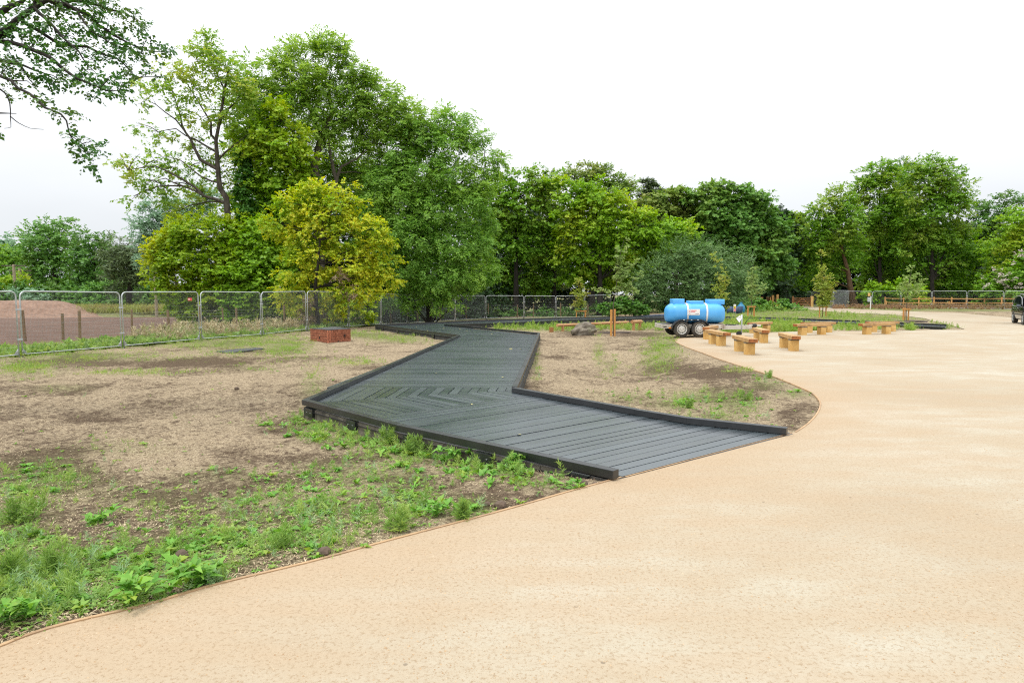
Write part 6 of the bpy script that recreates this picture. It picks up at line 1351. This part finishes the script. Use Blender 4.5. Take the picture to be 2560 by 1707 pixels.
combine([(plants_feather(xx, dd_, zz, .22 + .4 * r_.random(len(xx)), 42, r_, .25), 0)], 'dry_grass', [W_R], 'reddish brown dead grass along the right mesh fence', 'dry grass')
n = 4200; yy = r_.uniform(62.5, 67, n); xx = (r_.uniform(168, 480, n) - CX) / F * yy; zz = hgt(xx, yy) + .25
W_Y = leafmat('long_pale_grass', (.24, .30, .06), (.40, .42, .13), (.36, .26, .12), .3, .5, lb=1.1)
combine([(plants_grass(xx, yy, zz, .5 + .5 * r_.random(n), 9, r_, .07, .5), 0)], 'long_grass', [W_Y], 'long yellowish grass behind the bare field', 'grass')
# dry straw bits
x, y = sample_px(42000, -60, 2100, 900, 1640, r_, .9); m = on_soil(x, y); x, y = x[m], y[m]; z = hgt(x, y) + .006; m = clumpy(x, y, .7, 41) * .8 + .2 > r_.random(len(x)); x, y, z = x[m], y[m], z[m]; n = len(x)
a = r_.random(n) * 6.28; d = np.stack([np.cos(a), np.sin(a), r_.normal(size=n) * .15], 1); L = .02 + .035 * r_.random(n)
combine([(leaf_quads(np.stack([x, y, z], 1), unit(d), np.tile([0, 0, 1.0], (n, 1)), L, L * .16, .3), 0)], 'straw', [W_D], 'bits of dry straw lying on the soil', 'straw')
# crumbs of soil and gravel: small faceted grains
def grains(x, y, z, s, r):
    n = len(x); O_ = np.array([[1, 0, -.2], [0, 1, -.2], [-1, 0, -.2], [0, -1, -.2], [0, 0, .8]])
    V = O_[None] * (s[:, None, None] * (.7 + .6 * r.random((n, 5, 1)))); a = r.random(n) * 6.28; ca, sa = np.cos(a)[:, None], np.sin(a)[:, None]
    X_ = V[:, :, 0] * ca - V[:, :, 1] * sa + x[:, None]; Y_ = V[:, :, 0] * sa + V[:, :, 1] * ca + y[:, None]; Z_ = V[:, :, 2] + z[:, None]
    V = np.stack([X_, Y_, Z_], 2).reshape(-1, 3); T_ = np.array([[0, 1, 4], [1, 2, 4], [2, 3, 4], [3, 0, 4]]); Q = (np.arange(n)[:, None, None] * 5 + T_[None]).reshape(-1, 3); return V, Q
def grain_mat(name, a, b, cc):
    t = NT(name); g_ = t.geo(); return t.done(t.bsdf(t.ramp(g_.outputs['Random Per Island'], [(0, a), (.6, b), (1, cc)]), .9, .2))
x, y = sample_px(15000, -60, 2100, 900, 1640, r_, .8); m = on_soil(x, y); x, y = x[m], y[m]; z = hgt(x, y)
V, Q = grains(x, y, z, .005 + .012 * r_.random(len(x)) ** 3, r_); e = npobj('soil_crumbs', V, Q, grain_mat('crumb', (.07, .048, .034), (.16, .11, .075), (.36, .28, .19))); tag(e, 'crumbs of soil on the bare plots', 'soil crumbs', kind='stuff')
x, y = sample_px(26000, -60, 2620, 860, 1710, r_, .8); m = inpoly(x, y, PATH); x, y = x[m], y[m]; de = dpoly(x, y, [tuple(p) for p in e1 + e2 + e3], closed=False)
m = r_.random(len(x)) < (.35 + .65 * np.exp(-de / .8)) * (.3 + clumpy(x, y, .6, 51)); x, y = x[m], y[m]
V, Q = grains(x, y, 0 * x + .001, .002 + .005 * r_.random(len(x)) ** 4, r_); e = npobj('gravel', V, Q, grain_mat('gravel_grain', (.32, .21, .12), (.46, .34, .21), (.52, .42, .30))); tag(e, 'loose grains of sandy gravel on the path', 'gravel', kind='stuff')

# single weed plants that stand out
def weed(px, py, h, label, kind, seed):
    p = W(px, py); z = h1(p.x, p.y); p = W(px, py, z); r = np.random.default_rng(seed)
    for _ in range(40):
        q = np.array([p.x]), np.array([p.y])
        if on_soil(*q)[0] and dpoly(q[0], q[1], DECKPOLY)[0] > .06: break
        p = p + Vector((-.02, -.035, 0))
    p.z = z = h1(p.x, p.y)
    root = thing('weed_plant', label, 'weed', (p.x, p.y, z), 0, 'single weeds standing out')
    if kind == 'feather': k = 5; V, Q = plants_feather(r.normal(size=k) * h * .16, r.normal(size=k) * h * .16, np.zeros(k), h * (.6 + .4 * r.random(k)), 95, r, .12); mt = W_A
    elif kind == 'broad': k = 7; V, Q = plants_rosette(r.normal(size=k) * h * .3, r.normal(size=k) * h * .3, r.random(k) * h * .55, np.full(k, h * .6), 9, r, .55, .36); mt = W_C
    else: k = 4; V, Q = plants_feather(r.normal(size=k) * h * .2, r.normal(size=k) * h * .2, np.zeros(k), h * (.6 + .4 * r.random(k)), 130, r, .09); mt = W_B
    npobj('leaves', V + np.array(root.location), Q, mt, root)
    mb = MB()
    for i in range(k if kind != 'broad' else 4): a = random.uniform(0, 6.28); mb.tube([(0, 0, 0), (math.cos(a) * h * .06, math.sin(a) * h * .06, h * .4), (math.cos(a) * h * .12, math.sin(a) * h * .12, h * .75)], .003, 4, False)
    obj('stem', mb, W_A, root)
for a in [(1008, 1102, .30, 'tall feathery weed against the boardwalk side, left one', 'feather', 1), (1078, 1118, .34, 'tall feathery weed against the boardwalk side, right one', 'feather', 2), (1145, 1150, .22, 'broad pointed leaved weed by the dark block under the boardwalk', 'broad', 3), (1287, 1165, .17, 'bright broad leaved weed under the boardwalk side near the red clay', 'broad', 4),
          (45, 1305, .30, 'tall feathery weed at the left edge of the plot', 'feather', 5), (120, 1430, .26, 'tall feathery weed low at the left, behind the near broad leaves', 'feather', 6), (30, 1450, .32, 'yellow tinged tall weed touching the left edge of the photo', 'feather', 7), (560, 1455, .14, 'grey green soft weed at the sand edge', 'soft', 8), (990, 1325, .24, 'bushy feathery weed at the sand edge below the boardwalk', 'feather', 9),
          (1160, 1300, .22, 'feathery weed beside the round brown stone', 'feather', 10), (330, 1510, .20, 'bright narrow leaved weed leaning over the sand edge', 'broad', 11), (475, 1465, .20, 'broad dock leaves at the sand edge', 'broad', 12), (10, 1560, .2, 'broad bright green weed in the bottom left corner of the plot', 'broad', 13), (1870, 1005, .22, 'tallest feathery weed on the plot right of the boardwalk', 'feather', 14), (1925, 945, .2, 'feathery weed at the curved edge of the right plot', 'feather', 15),
          (1720, 1020, .18, 'feathery weed near the right boardwalk beam', 'feather', 16), (1445, 1222, .12, 'flat broad weed at the sand edge next to the brown clods', 'broad', 17), (1090, 1290, .15, 'broad weed left of the feathery weed by the stone', 'broad', 18), (700, 1370, .16, 'feathery weed midway along the near sand edge', 'feather', 19), (250, 1290, .18, 'dark leafy weed alone on bare soil at left', 'broad', 20)]:
    weed(*a)

# ------------------------------------------------------------------ air, light and camera
w = bpy.data.worlds.new('World'); scn.world = w; w.use_nodes = True; nt = w.node_tree; nt.nodes.clear()
SUN_EL, SUN_AZ = R(66), R(235)           # azimuth clockwise from +Y: high, behind and to the left of the camera
out = nt.nodes.new('ShaderNodeOutputWorld'); bg = nt.nodes.new('ShaderNodeBackground'); sky = nt.nodes.new('ShaderNodeTexSky')
sky.sky_type = 'NISHITA'; sky.sun_disc = False; sky.sun_elevation = SUN_EL; sky.sun_rotation = SUN_AZ; sky.air_density = 1.0; sky.dust_density = 3.0; sky.altitude = 50
tc = nt.nodes.new('ShaderNodeTexCoord'); sep = nt.nodes.new('ShaderNodeSeparateXYZ'); nt.links.new(tc.outputs['Generated'], sep.inputs[0])
cr = nt.nodes.new('ShaderNodeValToRGB'); nt.links.new(sep.outputs['Z'], cr.inputs[0]); e = cr.color_ramp.elements
e[0].position = 0.0; e[0].color = (.625, .648, .67, 1); e[1].position = 1.0; e[1].color = (1.78, 1.80, 1.83, 1)
for p_, c_ in ((.10, (.64, .662, .684, 1)), (.22, (.79, .805, .82, 1)), (.45, (1.10, 1.12, 1.14, 1))): k = e.new(p_); k.color = c_
mp = nt.nodes.new('ShaderNodeMapping'); mp.inputs['Scale'].default_value = (1, 1, 2.6); nt.links.new(tc.outputs['Generated'], mp.inputs[0])
nz = nt.nodes.new('ShaderNodeTexNoise'); nz.inputs['Scale'].default_value = 1.6; nz.inputs['Detail'].default_value = 4; nz.inputs['Roughness'].default_value = .5; nt.links.new(mp.outputs[0], nz.inputs['Vector'])
cr2 = nt.nodes.new('ShaderNodeValToRGB'); nt.links.new(nz.outputs[0], cr2.inputs[0]); e = cr2.color_ramp.elements; e[0].position = .34; e[0].color = (.935, .945, .96, 1); e[1].position = .66; e[1].color = (1.09, 1.085, 1.08, 1)
ml = nt.nodes.new('ShaderNodeMix'); ml.data_type = 'RGBA'; ml.blend_type = 'MULTIPLY'; ml.inputs[0].default_value = 1; nt.links.new(cr.outputs[0], ml.inputs[6]); nt.links.new(cr2.outputs[0], ml.inputs[7])
sc_ = nt.nodes.new('ShaderNodeVectorMath'); sc_.operation = 'SCALE'; sc_.inputs['Scale'].default_value = 8.0; nt.links.new(ml.outputs[2], sc_.inputs[0])
mx = nt.nodes.new('ShaderNodeMix'); mx.data_type = 'RGBA'; mx.inputs[0].default_value = .93; nt.links.new(sky.outputs[0], mx.inputs[6]); nt.links.new(sc_.outputs[0], mx.inputs[7])
nt.links.new(mx.outputs[2], bg.inputs[0]); bg.inputs['Strength'].default_value = .125; nt.links.new(bg.outputs[0], out.inputs[0])
sl = bpy.data.lights.new('sun', 'SUN'); sl.energy = 1.3; sl.angle = R(14); sl.color = (1, .965, .90); so_ = bpy.data.objects.new('sun', sl); COL.objects.link(so_)
sd_ = Vector((math.sin(SUN_AZ) * math.cos(SUN_EL), math.cos(SUN_AZ) * math.cos(SUN_EL), math.sin(SUN_EL))); so_.rotation_euler = sd_.to_track_quat('Z', 'Y').to_euler()
cam = bpy.data.cameras.new('camera'); co_ = bpy.data.objects.new('camera', cam); COL.objects.link(co_); co_.location = (0, 0, HC); co_.rotation_euler = (math.pi / 2 - TH, 0, 0)
cam.sensor_width = 36; cam.lens = F / 2560 * 36; cam.clip_end = 2000; cam.clip_start = .05; scn.camera = co_
scn.view_settings.view_transform = 'Standard'; scn.view_settings.look = 'None'; scn.view_settings.exposure = .46; scn.view_settings.gamma = 1
scn.render.engine = 'CYCLES'; cy = scn.cycles; cy.max_bounces = 6; cy.diffuse_bounces = 3; cy.glossy_bounces = 3; cy.transmission_bounces = 4; cy.transparent_max_bounces = 4; cy.caustics_reflective = False; cy.caustics_refractive = False; cy.sample_clamp_indirect = 4; cy.use_denoising = False; cy.pixel_filter_type = 'BLACKMAN_HARRIS'; cy.filter_width = 1.15; cy.use_adaptive_sampling = False
